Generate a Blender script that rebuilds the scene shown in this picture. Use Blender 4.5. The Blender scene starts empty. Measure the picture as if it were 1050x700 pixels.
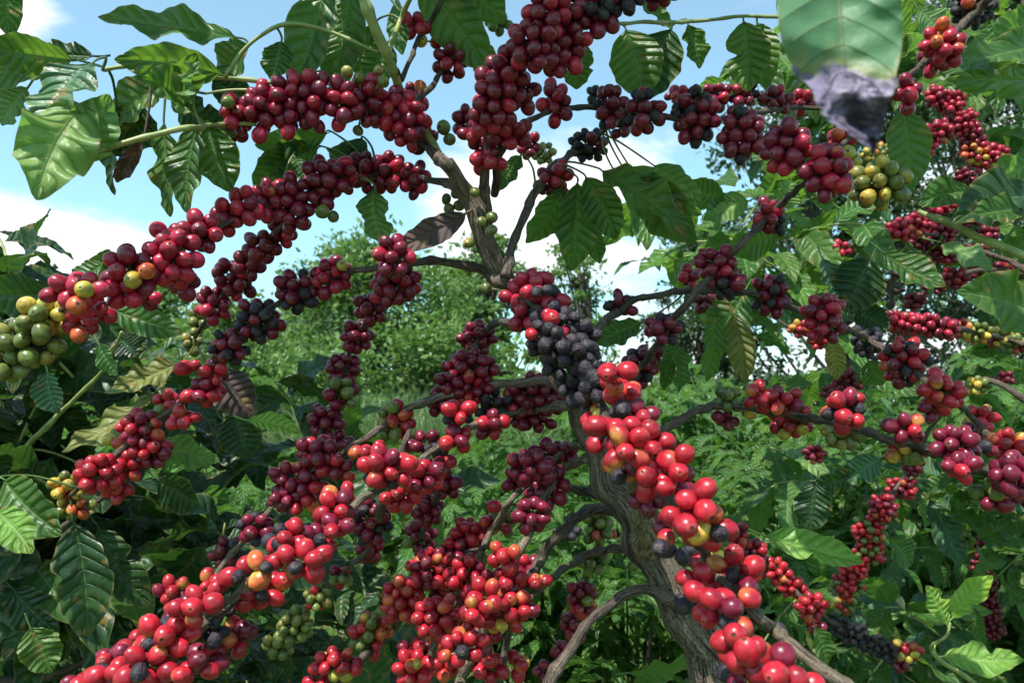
import bpy, math, random
import numpy as np
from mathutils import Vector, kdtree, noise as mnoise

rng = np.random.default_rng(11)
random.seed(11)
SC = bpy.context.scene
COL = SC.collection
PI = math.pi

# ---------------------------------------------------------------- camera frame
F = 824.0                      # focal length in photo pixels (1050 wide)
CAM = np.array([0.0, 0.0, 1.5])
PITCH = math.radians(5.5)
FW = np.array([0.0, math.cos(PITCH), math.sin(PITCH)])
RT = np.array([1.0, 0.0, 0.0])
UP = np.array([0.0, -math.sin(PITCH), math.cos(PITCH)])

def P(x, y, d):
    """a world point seen at (x, y) standing d metres deep"""
    return CAM + d * (FW + RT * ((x - 525.0) / F) + UP * ((350.0 - y) / F))

def norm(v):
    v = np.asarray(v, float)
    n = np.linalg.norm(v)
    return v / n if n > 1e-12 else v

def frame_of(a, hint):
    a = norm(a)
    s = np.cross(a, hint)
    if np.linalg.norm(s) < 1e-4:
        s = np.cross(a, np.array([0.3, 0.5, 0.8]))
    s = norm(s)
    return a, s, np.cross(s, a)

# ---------------------------------------------------------------- object helpers
def build(name, V, Q, mat, parent=None, uv=None, col=None, dry=None, smooth=True, origin=None, tris=None):
    V = np.asarray(V, dtype=np.float64)
    if origin is not None:
        V = V - np.asarray(origin)
    me = bpy.data.meshes.new(name)
    Q = np.asarray(Q, dtype=np.int32) if Q is not None and len(Q) else np.zeros((0, 4), np.int32)
    T = np.asarray(tris, dtype=np.int32) if tris is not None and len(tris) else np.zeros((0, 3), np.int32)
    nq, nt = len(Q), len(T)
    me.vertices.add(len(V)); me.vertices.foreach_set('co', V.astype(np.float32).ravel())
    loops = np.concatenate([Q.ravel(), T.ravel()]).astype(np.int32)
    me.loops.add(len(loops)); me.loops.foreach_set('vertex_index', loops)
    me.polygons.add(nq + nt)
    st = np.concatenate([np.arange(nq) * 4, nq * 4 + np.arange(nt) * 3]).astype(np.int32)
    me.polygons.foreach_set('loop_start', st)
    me.polygons.foreach_set('use_smooth', np.full(nq + nt, smooth, dtype=bool))
    if uv is not None:
        ul = me.uv_layers.new(name='UVMap')
        ul.data.foreach_set('uv', np.asarray(uv, np.float32)[loops].ravel())
    if col is not None:
        c4 = np.ones((len(V), 4), np.float32); c4[:, :3] = col
        at = me.color_attributes.new('tint', 'FLOAT_COLOR', 'POINT')
        at.data.foreach_set('color', c4.ravel())
    if dry is not None:
        at = me.attributes.new('dry', 'FLOAT', 'POINT')
        at.data.foreach_set('value', np.asarray(dry, np.float32))
    me.update(calc_edges=True); me.validate()
    if mat is not None:
        me.materials.append(mat)
    o = bpy.data.objects.new(name, me)
    COL.objects.link(o)
    if origin is not None:
        o.location = Vector([float(c) for c in origin])
    if parent is not None:
        adopt(o, parent)
    return o

def adopt(o, parent):
    """parent without moving: every parent here is unrotated and unscaled"""
    w = Vector((0, 0, 0)); p = parent
    while p is not None:
        w += p.location; p = p.parent
    o.parent = parent
    o.location = o.location - w

def empty(name, loc, label, cat, group=None):
    o = bpy.data.objects.new(name, None); COL.objects.link(o)
    o.location = Vector([float(c) for c in loc]); o.empty_display_size = 0.1
    o['label'] = label; o['category'] = cat
    if group: o['group'] = group
    return o

# ---------------------------------------------------------------- node helper
class NT:
    def __init__(self, name):
        self.m = bpy.data.materials.new(name); self.m.use_nodes = True
        self.t = self.m.node_tree; self.t.nodes.clear()
        self.out = self.n('ShaderNodeOutputMaterial')
    def n(self, typ, **kw):
        nd = self.t.nodes.new(typ)
        for k, v in kw.items():
            if k.startswith('i_'):
                nd.inputs[k[2:].replace('_', ' ')].default_value = v
            else:
                setattr(nd, k, v)
        return nd
    def l(self, a, b): self.t.links.new(a, b)
    def math(self, op, a, b=None, c=None, clamp=False):
        nd = self.t.nodes.new('ShaderNodeMath'); nd.operation = op; nd.use_clamp = clamp
        for i, v in enumerate((a, b, c)):
            if v is None: continue
            if isinstance(v, (int, float)): nd.inputs[i].default_value = v
            else: self.l(v, nd.inputs[i])
        return nd.outputs[0]
    def mix(self, f, a, b, blend='MIX'):
        nd = self.t.nodes.new('ShaderNodeMix'); nd.data_type = 'RGBA'; nd.blend_type = blend
        for sock, v in ((nd.inputs[0], f), (nd.inputs[6], a), (nd.inputs[7], b)):
            if isinstance(v, (int, float)): sock.default_value = v
            elif isinstance(v, tuple): sock.default_value = (*v, 1.0) if len(v) == 3 else v
            else: self.l(v, sock)
        return nd.outputs[2]
    def smooth(self, v, a, b, lo=0.0, hi=1.0):
        nd = self.t.nodes.new('ShaderNodeMapRange'); nd.interpolation_type = 'SMOOTHSTEP'
        self.l(v, nd.inputs[0])
        for i, x in enumerate((a, b, lo, hi)): nd.inputs[i + 1].default_value = x
        return nd.outputs[0]
    def noise(self, vec, scale, detail=3, rough=0.5, dist=0.0):
        nd = self.n('ShaderNodeTexNoise')
        nd.inputs['Scale'].default_value = scale; nd.inputs['Detail'].default_value = detail
        nd.inputs['Roughness'].default_value = rough; nd.inputs['Distortion'].default_value = dist
        if vec is not None: self.l(vec, nd.inputs['Vector'])
        return nd.outputs[0]
    def bump(self, h, dist, strength=1.0):
        nd = self.n('ShaderNodeBump'); nd.inputs['Distance'].default_value = dist
        nd.inputs['Strength'].default_value = strength; self.l(h, nd.inputs['Height'])
        return nd.outputs[0]

# ---------------------------------------------------------------- materials
def mat_cherry():
    N = NT('cherry_skin')
    col = N.n('ShaderNodeAttribute', attribute_name='tint').outputs['Color']
    dry = N.n('ShaderNodeAttribute', attribute_name='dry').outputs['Fac']
    geo = N.n('ShaderNodeNewGeometry').outputs['Position']
    n1 = N.noise(geo, 170, 3, 0.6)
    n2 = N.noise(geo, 1300, 2, 0.5)
    n3 = N.noise(geo, 420, 4, 0.65)
    mott = N.mix(N.smooth(n1, 0.40, 0.68, 0, 0.75), col, N.mix(1.0, col, (0.5, 0.4, 0.5), 'MULTIPLY'))
    mott = N.mix(N.smooth(n1, 0.42, 0.25, 0, 0.35), mott, N.mix(1.0, col, (1.25, 2.2, 1.2), 'MULTIPLY'))
    freck = N.math('MULTIPLY', N.smooth(n2, 0.66, 0.74), 0.28)
    c2 = N.mix(freck, mott, (0.42, 0.25, 0.16))
    bloom = N.math('MULTIPLY', N.smooth(n3, 0.55, 0.8), 0.07)
    c3 = N.mix(bloom, c2, (0.45, 0.36, 0.38))
    b = N.n('ShaderNodeBsdfPrincipled')
    N.l(c3, b.inputs['Base Color'])
    rg = N.math('ADD', N.math('MULTIPLY', dry, 0.20), N.math('ADD', 0.15, N.math('MULTIPLY', n3, 0.32)))
    N.l(rg, b.inputs['Roughness'])
    b.inputs['Specular IOR Level'].default_value = 0.42
    w = N.noise(geo, 330, 3, 0.6, 1.2)
    h = N.math('ADD', N.math('MULTIPLY', N.math('MULTIPLY', w, dry), 1.2), N.math('MULTIPLY', n3, 0.10))
    N.l(N.bump(h, 0.0016, 0.8), b.inputs['Normal'])
    N.l(b.outputs[0], N.out.inputs[0])
    return N.m

def mat_bark(name, c1, c2, green=None, su=9.0, sv=60.0, bump=0.002):
    N = NT(name)
    uv = N.n('ShaderNodeUVMap', uv_map='UVMap').outputs[0]
    mp = N.n('ShaderNodeMapping'); N.l(uv, mp.inputs[0]); mp.inputs['Scale'].default_value = (su, sv, 1)
    geo = N.n('ShaderNodeNewGeometry').outputs['Position']
    st = N.noise(mp.outputs[0], 1.6, 8, 0.72, 1.1)
    mp2 = N.n('ShaderNodeMapping'); N.l(uv, mp2.inputs[0]); mp2.inputs['Scale'].default_value = (su * 4, sv * 3, 1)
    st2 = N.noise(mp2.outputs[0], 1.6, 5, 0.7, 0.8)
    big = N.noise(geo, 28, 3, 0.6)
    vo = N.n('ShaderNodeTexVoronoi', feature='DISTANCE_TO_EDGE'); vm = N.n('ShaderNodeMapping'); N.l(uv, vm.inputs[0]); vm.inputs['Scale'].default_value = (su * .9, sv * 4.5, 1); N.l(vm.outputs[0], vo.inputs['Vector'])
    flake = N.math('MULTIPLY', N.smooth(N.math('ADD', vo.outputs[0], N.math('MULTIPLY', N.math('SUBTRACT', st2, .5), .35)), 0.0, 0.10), 1.0)
    fine = N.noise(geo, 500, 3, 0.6)
    c = N.mix(N.smooth(st, 0.32, 0.68), c1, c2)
    c = N.mix(N.smooth(big, 0.5, 0.7, 0, 0.6), c, tuple(x * 1.35 for x in c2))
    c = N.mix(N.smooth(fine, 0.62, 0.75, 0, 0.35), c, (0.30, 0.33, 0.27))
    c = N.mix(N.smooth(st2, 0.55, 0.38, 0, 0.75), c, tuple(x * 0.4 for x in c1))
    c = N.mix(N.smooth(flake, 0.0, 0.8, 0.6, 0.0), c, tuple(x * 0.35 for x in c1))
    crack = N.smooth(st, 0.36, 0.46)
    c = N.mix(crack, tuple(x * 0.22 for x in c1), c)
    b = N.n('ShaderNodeBsdfPrincipled'); N.l(c, b.inputs['Base Color'])
    b.inputs['Roughness'].default_value = 0.85; b.inputs['Specular IOR Level'].default_value = 0.25
    N.l(N.bump(N.math('ADD', N.math('ADD', N.math('MULTIPLY', st, .7), N.math('ADD', N.math('MULTIPLY', st2, 0.7), N.math('MULTIPLY', flake, .35))), N.math('MULTIPLY', fine, 0.25)), bump, 1.0), b.inputs['Normal'])
    N.l(b.outputs[0], N.out.inputs[0])
    return N.m

def mat_stem(name, c1, c2):
    N = NT(name)
    geo = N.n('ShaderNodeNewGeometry').outputs['Position']
    n = N.noise(geo, 60, 4, 0.6); f = N.noise(geo, 700, 2, 0.5)
    c = N.mix(N.smooth(n, 0.35, 0.65), c1, c2)
    c = N.mix(N.smooth(f, 0.62, 0.72, 0, 0.5), c, (0.12, 0.08, 0.04))
    b = N.n('ShaderNodeBsdfPrincipled'); N.l(c, b.inputs['Base Color'])
    b.inputs['Roughness'].default_value = 0.5
    N.l(N.bump(n, 0.001, 0.6), b.inputs['Normal'])
    N.l(b.outputs[0], N.out.inputs[0]); return N.m

def mat_leaf(name, top, under, vein, trans, tfac=0.32, rough=0.36, spots=0.35, edge=(0.30, 0.20, 0.07), dead=None, rib=1.0, midw=1.0, quilt_amt=1.0):
    """uv: x across (0.5 = midrib), y from stalk to tip"""
    N = NT(name)
    uvn = N.n('ShaderNodeUVMap', uv_map='UVMap').outputs[0]
    sp = N.n('ShaderNodeSeparateXYZ'); N.l(uvn, sp.inputs[0])
    u = N.math('ABSOLUTE', N.math('MULTIPLY', N.math('SUBTRACT', sp.outputs[0], 0.5), 2.0))
    v = sp.outputs[1]
    geo = N.n('ShaderNodeNewGeometry')
    pos = geo.outputs['Position']
    n1 = N.noise(pos, 35, 3, 0.6); n2 = N.noise(pos, 130, 4, 0.65); n3 = N.noise(pos, 600, 2, 0.6)
    oi = N.n('ShaderNodeObjectInfo').outputs['Random']
    # veins
    vv = N.math('MULTIPLY', N.math('SUBTRACT', v, N.math('MULTIPLY', N.math('POWER', u, 1.35), 0.13)), 9.0)
    fr = N.math('ABSOLUTE', N.math('SUBTRACT', N.math('FRACT', vv), 0.5))         # 0.5 on a vein
    side = N.math('MULTIPLY', N.smooth(fr, 0.455, 0.5), N.smooth(u, 0.99, 0.75))
    mid = N.smooth(u, 0.055 * midw, 0.02 * midw)
    lo = N.noise(pos, 7, 2, 0.5)
    base = N.mix(N.smooth(n1, 0.35, 0.7), top, tuple(x * 0.62 for x in top))
    base = N.mix(N.smooth(lo, 0.45, 0.65, 0, 0.7), base, (top[0] * 1.9, top[1] * 1.45, top[2] * 0.9))
    base = N.mix(N.math('MULTIPLY', N.smooth(n2, 0.45, 0.75), 0.35), base, tuple(min(1, x * 1.7 + 0.005) for x in top))
    base = N.mix(N.math('MULTIPLY', side, 0.42 * rib), base, vein)
    base = N.mix(N.math('MULTIPLY', mid, 0.75), base, vein)
    und = N.mix(N.math('MULTIPLY', mid, 0.7), N.mix(N.math('MULTIPLY', side, 0.5 * rib), under, vein), vein)
    c = N.mix(geo.outputs['Backfacing'], base, und)
    spt = N.math('MULTIPLY', N.smooth(n2, 0.66, 0.72), spots)
    spt = N.math('MULTIPLY', spt, N.smooth(n1, 0.45, 0.6))
    c = N.mix(spt, c, (0.22, 0.12, 0.04))
    uedge = N.math('ADD', u, N.math('MULTIPLY', N.math('SUBTRACT', n1, 0.5), 0.5))
    vtip = N.math('MAXIMUM', uedge, N.math('ADD', v, N.math('MULTIPLY', N.math('SUBTRACT', n1, 0.5), 0.35)))
    burn = N.math('MULTIPLY', N.smooth(vtip, 0.985, 1.05), min(1.0, spots * 2.2))
    yel = N.math('MULTIPLY', N.smooth(vtip, 0.90, 1.04), min(0.6, spots * 1.3))
    c = N.mix(yel, c, (0.24, 0.25, 0.06))
    em = N.math('MULTIPLY', N.smooth(u, 0.93, 0.995), 0.45)
    c = N.mix(em, c, edge)
    c = N.mix(burn, c, (0.10, 0.055, 0.035))
    rust = N.math('MULTIPLY', N.smooth(N.noise(pos, 62, 2, .4), 0.635, 0.68), min(.8, spots * 1.8))
    c = N.mix(rust, c, (0.26, 0.16, 0.05))
    dfac = None
    if dead is not None:
        vd = N.math('ADD', v, N.math('MULTIPLY', N.math('SUBTRACT', sp.outputs[0], 0.5), -0.07))
        dm = N.smooth(N.math('ADD', vd, N.math('MULTIPLY', N.math('SUBTRACT', N.noise(pos, 55, 4, .65), 0.5), 0.42)), dead - 0.012, dead + 0.012)
        halo = N.smooth(N.math('ADD', vd, N.math('MULTIPLY', N.math('SUBTRACT', N.noise(pos, 55, 4, .65), 0.5), 0.42)), dead - 0.12, dead)
        c = N.mix(N.math('MULTIPLY', halo, 0.5), c, (0.33, 0.24, 0.08))
        dcol = N.mix(N.smooth(n2, 0.35, 0.65), (0.058, 0.046, 0.066), (0.20, 0.16, 0.235))
        c = N.mix(dm, c, dcol); dfac = dm
    b = N.n('ShaderNodeBsdfPrincipled'); N.l(c, b.inputs['Base Color'])
    N.l(N.math('ADD', rough + .04, N.math('MULTIPLY', N.math('SUBTRACT', n2, 0.4), 0.45)), b.inputs['Roughness'])
    b.inputs['Specular IOR Level'].default_value = 0.4
    h = N.math('SUBTRACT', N.math('MULTIPLY', n3, 0.12), N.math('ADD', N.math('MULTIPLY', side, 0.35), N.math('MULTIPLY', mid, .6)))
    h = N.math('ADD', h, N.math('MULTIPLY', n2, 0.5))
    quilt = N.math('SUBTRACT', 1.0, N.math('POWER', N.math('MULTIPLY', fr, 2.0), 2.0))
    h = N.math('ADD', h, N.math('MULTIPLY', N.math('MULTIPLY', quilt, N.smooth(u, 0.02, 0.3)), 1.6 * quilt_amt))
    bp = N.bump(h, 0.0014, 1.0); N.l(bp, b.inputs['Normal'])
    tr = N.n('ShaderNodeBsdfTranslucent'); N.l(bp, tr.inputs['Normal'])
    tc = N.mix(N.math('MULTIPLY', N.math('ADD', side, mid), 0.4), trans, tuple(x * 0.5 for x in trans))
    tc = N.mix(spt, tc, (0.1, 0.05, 0.01))
    N.l(tc, tr.inputs['Color'])
    ms = N.n('ShaderNodeMixShader')
    if dfac is not None:
        N.l(N.math('MULTIPLY', N.math('SUBTRACT', 1.0, dfac), tfac), ms.inputs[0])
    else:
        ms.inputs[0].default_value = tfac
    N.l(b.outputs[0], ms.inputs[1]); N.l(tr.outputs[0], ms.inputs[2])
    N.l(ms.outputs[0], N.out.inputs[0]); return N.m

def mat_simple_leaf(name, c1, c2, trans, tfac=0.3, scale=1.5, rough=0.5):
    N = NT(name)
    geo = N.n('ShaderNodeNewGeometry')
    n = N.noise(geo.outputs['Position'], scale, 4, 0.6)
    n2 = N.noise(geo.outputs['Position'], scale * 12, 2, 0.6)
    c = N.mix(N.smooth(n, 0.35, 0.65), c1, c2)
    c = N.mix(N.smooth(n2, 0.4, 0.7, 0, 0.5), c, tuple(x * 0.55 for x in c1))
    b = N.n('ShaderNodeBsdfPrincipled'); N.l(c, b.inputs['Base Color']); b.inputs['Roughness'].default_value = rough
    tr = N.n('ShaderNodeBsdfTranslucent'); tr.inputs['Color'].default_value = (*trans, 1)
    ms = N.n('ShaderNodeMixShader'); ms.inputs[0].default_value = tfac
    N.l(b.outputs[0], ms.inputs[1]); N.l(tr.outputs[0], ms.inputs[2]); N.l(ms.outputs[0], N.out.inputs[0])
    return N.m

M = {
 'cherry': mat_cherry(),
 'trunk': mat_bark('coffee_trunk_bark', (0.12, 0.085, 0.06), (0.40, 0.31, 0.215), su=11, sv=8, bump=0.008),
 'branch': mat_bark('coffee_branch_bark', (0.10, 0.075, 0.06), (0.22, 0.165, 0.12), su=5, sv=16, bump=0.002),
 'pale': mat_bark('pale_branch_bark', (0.16, 0.115, 0.08), (0.36, 0.29, 0.205), su=5, sv=16, bump=0.002),
 'treebark': mat_bark('far_bark', (0.10, 0.08, 0.06), (0.24, 0.20, 0.16), su=4, sv=4, bump=0.02),
 'greenstem': mat_stem('green_stem', (0.16, 0.20, 0.05), (0.28, 0.30, 0.10)),
 'leaf': mat_leaf('coffee_leaf', (0.050, 0.125, 0.028), (0.085, 0.165, 0.045), (0.17, 0.26, 0.08), (0.16, 0.32, 0.03), 0.40, rough=0.30),
 'leaf_pale': mat_leaf('coffee_leaf_pale', (0.12, 0.24, 0.08), (0.15, 0.26, 0.09), (0.34, 0.42, 0.16), (0.20, 0.40, 0.06), 0.40, edge=(0.42, 0.34, 0.12)),
 'leaf_dark': mat_leaf('coffee_leaf_dark', (0.020, 0.058, 0.020), (0.036, 0.085, 0.028), (0.08, 0.14, 0.05), (0.07, 0.17, 0.02), 0.26, rough=0.30),  # darkened leaf green; at lower left it carries the shade in the colour
 'leaf_blue': mat_leaf('coffee_leaf_bluish', (0.050, 0.13, 0.065), (0.075, 0.15, 0.07), (0.15, 0.25, 0.14), (0.08, 0.2, 0.06), 0.22, rough=0.3),
 'leaf_young': mat_leaf('coffee_leaf_young', (0.20, 0.38, 0.07), (0.22, 0.40, 0.09), (0.38, 0.52, 0.16), (0.30, 0.55, 0.06), 0.42, rough=0.33, spots=0.1),
 'leaf_yellow': mat_leaf('coffee_leaf_yellowing', (0.20, 0.22, 0.06), (0.22, 0.24, 0.08), (0.34, 0.30, 0.10), (0.25, 0.25, 0.04), 0.34, spots=1.0),
 'leaf_brown': mat_leaf('coffee_leaf_withered', (0.065, 0.045, 0.045), (0.085, 0.06, 0.06), (0.12, 0.085, 0.075), (0.08, 0.05, 0.03), 0.08, rough=0.7, edge=(0.10, 0.07, 0.06)),
 'leaf_dead_tip': mat_leaf('coffee_leaf_dead_tip', (0.10, 0.22, 0.105), (0.10, 0.22, 0.105), (0.36, 0.34, 0.15), (0.10, 0.24, 0.05), 0.28, rough=0.42, spots=0.5, edge=(0.16, 0.20, 0.07), dead=0.66, rib=0.6, midw=.45, quilt_amt=.25),
 'shrub': mat_leaf('shrub_leaf', (0.050, 0.140, 0.028), (0.075, 0.17, 0.045), (0.22, 0.36, 0.09), (0.16, 0.34, 0.04), 0.36, rough=0.28, spots=0.15, quilt_amt=1.6),
 'tree1': mat_simple_leaf('tree_foliage_bright', (0.085, 0.165, 0.04), (0.15, 0.26, 0.06), (0.18, 0.32, 0.05), 0.34, 1.2),
 'tree2': mat_simple_leaf('tree_foliage_dark', (0.035, 0.075, 0.03), (0.06, 0.11, 0.04), (0.07, 0.14, 0.03), 0.25, 1.2),
 'grassblade': mat_simple_leaf('grass_blades', (0.13, 0.21, 0.08), (0.20, 0.28, 0.12), (0.2, 0.32, 0.08), 0.3, 2.0),
}

# ---------------------------------------------------------------- tubes
def catmull(pts, per=8):
    pts = np.asarray(pts, float)
    ext = np.vstack([2 * pts[0] - pts[1], pts, 2 * pts[-1] - pts[-2]])
    out = []
    for i in range(1, len(ext) - 2):
        p0, p1, p2, p3 = ext[i - 1:i + 3]
        for k in range(per):
            t = k / per
            out.append(0.5 * ((2 * p1) + (-p0 + p2) * t + (2 * p0 - 5 * p1 + 4 * p2 - p3) * t * t + (-p0 + 3 * p1 - 3 * p2 + p3) * t ** 3))
    out.append(pts[-1])
    return np.array(out)

def tube(C, R, seg=10, ridge=0.0, seed=0, nodes=0.0, vscale=None, knots=0):
    """C: n x 3 centre line, R: n radii -> V, Q, UV (v in metres along)"""
    r = np.random.default_rng(seed)
    C = np.asarray(C); n = len(C)
    T = np.gradient(C, axis=0); T /= np.linalg.norm(T, axis=1)[:, None] + 1e-12
    s = np.cross(T[0], [0.31, 0.42, 0.85]); s = norm(s)
    L = np.concatenate([[0], np.cumsum(np.linalg.norm(np.diff(C, axis=0), axis=1))])
    V = []; UVs = []
    ph = r.uniform(0, 6.28, 8)
    KN = [(r.uniform(0, L[-1]), r.uniform(0, 2 * PI), r.uniform(.008, .018), r.uniform(.15, .38)) for _ in range(knots)]
    for i in range(n):
        s = norm(s - T[i] * np.dot(s, T[i])); b = np.cross(T[i], s)
        a = np.linspace(0, 2 * PI, seg + 1)
        rr = np.full(seg + 1, R[i])
        if ridge:
            tw = L[i] * 6
            rr = rr * (1 + ridge * (0.5 * np.sin(5 * a + ph[0] + tw + 1.3 * math.sin(L[i] * 23)) + 0.35 * np.sin(9 * a + ph[1] - tw * 1.4 + 1.1 * math.sin(L[i] * 40 + 1)) + 0.4 * np.sin(2 * a + ph[2] + L[i] * 14) + 0.25 * np.sin(14 * a + ph[3] + 2 * math.sin(L[i] * 31))))
        if knots:
            for kl, ka, ks, kh in KN:
                da = (a - ka + PI) % (2 * PI) - PI
                g = ((L[i] - kl) / ks) ** 2 + (da / 0.42) ** 2
                rr = rr * (1 + kh * np.exp(-g) - kh * .75 * np.exp(-g * 5))
        if nodes:
            k = (L[i] / nodes) % 1.0
            rr = rr * (1 + 0.28 * math.exp(-((k - 0.5) / 0.09) ** 2))
        rr = rr * (1 + 0.05 * math.sin(L[i] * 170 + ph[4]) + 0.05 * math.sin(L[i] * 71 + ph[5]))
        V.append(C[i] + np.outer(rr * np.cos(a), s) + np.outer(rr * np.sin(a), b))
        UVs.append(np.stack([a / (2 * PI), np.full(seg + 1, L[i])], 1))
    V = np.concatenate(V); UVs = np.concatenate(UVs)
    Q = []
    for i in range(n - 1):
        for k in range(seg):
            a0 = i * (seg + 1) + k
            Q.append((a0, a0 + 1, a0 + seg + 2, a0 + seg + 1))
    # end caps
    nV = len(V)
    V = np.vstack([V, C[0][None], C[-1][None]]); UVs = np.vstack([UVs, [[0.5, 0]], [[0.5, L[-1]]]])
    T3 = [(nV, k + 1, k) for k in range(seg)] + [(nV + 1, (n - 1) * (seg + 1) + k, (n - 1) * (seg + 1) + k + 1) for k in range(seg)]
    return V, np.array(Q), UVs, np.array(T3)

def px_tube(pts, seg=10, per=8, snap=None, keep=None, **kw):
    """pts: (x, y, depth, diameter in px); snap: (x, y, depth, radius) of fruit the branch runs through"""
    A = catmull(np.array(pts, float), per)
    if snap is not None:
        S = np.array(snap); dn = A[:, 2].copy()
        for i, (x, y, d, w) in enumerate(A):
            q = np.hypot(S[:, 0] - x, S[:, 1] - y)
            wt = np.exp(-(q / (S[:, 3] * 0.9)) ** 2) * (np.abs(S[:, 2] - d) < 0.16)
            if wt.sum() > 0.05: dn[i] = (d * 0.15 + (wt * (S[:, 2] + 0.004)).sum()) / (0.15 + wt.sum())
        for _ in range(6): dn[1:-1] = (dn[:-2] + 2 * dn[1:-1] + dn[2:]) / 4
        A[:, 3] *= 1.0; A[:, 2] = dn
    Cs = np.array([P(x, y, d) for x, y, d, w in A]); Rs = 0.5 * A[:, 3] * A[:, 2] / F
    if keep is not None: keep.append(Cs.copy())
    # a little natural wander
    L = np.concatenate([[0], np.cumsum(np.linalg.norm(np.diff(Cs, axis=0), axis=1))])
    sd = kw.get('seed', 0)
    wob = np.stack([np.sin(L * 95 + sd), np.sin(L * 78 + 2 * sd), np.sin(L * 113 + 3 * sd)], 1) * (Rs[:, None] * 0.22)
    return tube(Cs + wob, Rs, seg, **kw)

# ---------------------------------------------------------------- leaves
def leaf_mesh(base, tip, W, hint, roll=0.0, bend=0.1, fold=0.15, wave=0.05, pucker=0.03, nv=26, nu=8, r=None, side_curve=0.0, stalk=0.07, notch=0.0):
    """one coffee leaf: returns V, Q, UV.  W = full width in metres; hint = direction the upper side roughly faces"""
    r = r or rng
    base = np.asarray(base, float); tip = np.asarray(tip, float)
    A = tip - base; L = np.linalg.norm(A)
    a, s, n = frame_of(A, hint)
    s, n = s * math.cos(roll) + n * math.sin(roll), n * math.cos(roll) - s * math.sin(roll)
    v = np.linspace(0, 1, nv + 1)
    t = np.clip((v - stalk) / (1 - stalk), 0, 1)
    prof = np.where(t < 0.9, np.sin(PI * np.clip(t, 0, 1) ** 0.88) ** 0.82, 0)
    prof = np.power(np.clip(t, 0, 1), 0.72) * np.power(np.clip(1 - t, 0, 1), 0.82)
    prof = prof / prof.max()
    prof = prof * np.where(t > 0.86, 1 - 0.35 * (t - 0.86) / 0.14 * (1 - (t - 0.86) / 0.14) * 2, 1)
    half = 0.5 * W * prof + 0.0006
    u = np.linspace(-1, 1, nu + 1)
    VV, UU = np.meshgrid(v, u, indexing='ij')
    HH = np.repeat(half[:, None], nu + 1, 1)
    p1, p2, p3, p4 = r.uniform(0, 6.28, 4)
    f1, f2 = r.uniform(1.6, 3.2, 2)
    edge = 1 + 0.030 * np.sin(VV * 24 + p1 + UU) + 0.015 * np.sin(VV * 47 + p2 * UU)
    if notch:
        k = r.uniform(0.35, 0.75); sgn = r.choice([-1, 1])
        edge -= notch * np.exp(-((VV - k) / 0.05) ** 2) * (np.sign(UU) == sgn)
    X = UU * HH * edge
    au = np.abs(UU)
    Z = bend * L * (4 * VV * (1 - VV) * 0.5 - VV ** 2 * 0.55)
    Z = Z + fold * au * HH
    Z = Z + wave * L * au ** 1.7 * (np.sin(2 * PI * f1 * VV + p3) * (UU > 0) + np.sin(2 * PI * f2 * VV + p4) * (UU < 0)) * (HH / (0.5 * W))
    Z = Z + pucker * W * np.sin(2 * PI * (VV - au ** 1.35 * 0.13) * 9 - PI) * (0.35 + 0.65 * np.sin(au * PI * .8)) * (HH / (0.5 * W))
    sc = side_curve * L * 4 * VV * (1 - VV)
    V = base + VV[..., None] * A + X[..., None] * s + sc[..., None] * s + Z[..., None] * n
    V = V.reshape(-1, 3)
    UV = np.stack([UU * 0.5 + 0.5, VV], -1).reshape(-1, 2)
    i, j = np.meshgrid(np.arange(nv), np.arange(nu), indexing='ij')
    a0 = (i * (nu + 1) + j).ravel()
    Q = np.stack([a0, a0 + 1, a0 + nu + 2, a0 + nu + 1], 1)
    return V, Q, UV

def merge(parts):
    V = []; Q = []; U = []; T = []; o = 0
    for p in parts:
        V.append(p[0]); U.append(p[2])
        if len(p[1]): Q.append(np.asarray(p[1]) + o)
        if len(p) > 3 and p[3] is not None and len(p[3]): T.append(np.asarray(p[3]) + o)
        o += len(p[0])
    return (np.concatenate(V), np.concatenate(Q) if Q else [], np.concatenate(U), np.concatenate(T) if T else None)

# ---------------------------------------------------------------- cherries
def cherry_template(seg, rings):
    th = np.concatenate([[0.0, 0.10, 0.17, 0.24], np.linspace(0.36, PI, rings)])[:-1]
    rad = np.ones_like(th); rad[0] = 0.955; rad[1] = 0.955; rad[2] = 0.995; rad[3] = 1.0
    V = [[0, 0, rad[0]]]
    for t, q in list(zip(th, rad))[1:]:
        for k in range(seg):
            p = 2 * PI * k / seg
            V.append([q * math.sin(t) * math.cos(p), q * math.sin(t) * math.sin(p), q * math.cos(t)])
    V.append([0, 0, -0.97])
    T = [(0, 1 + k, 1 + (k + 1) % seg) for k in range(seg)]
    Q = []
    nr = len(th) - 1
    for i in range(nr - 1):
        for k in range(seg):
            a = 1 + i * seg + k; b = 1 + i * seg + (k + 1) % seg
            Q.append((a, a + seg, b + seg, b))
    last = 1 + (nr - 1) * seg; e = len(V) - 1
    T += [(e, last + (k + 1) % seg, last + k) for k in range(seg)]
    return np.array(V, float), np.array(Q), np.array(T)
TPL_HI = cherry_template(24, 15)
TPL_LO = cherry_template(12, 8)

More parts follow.
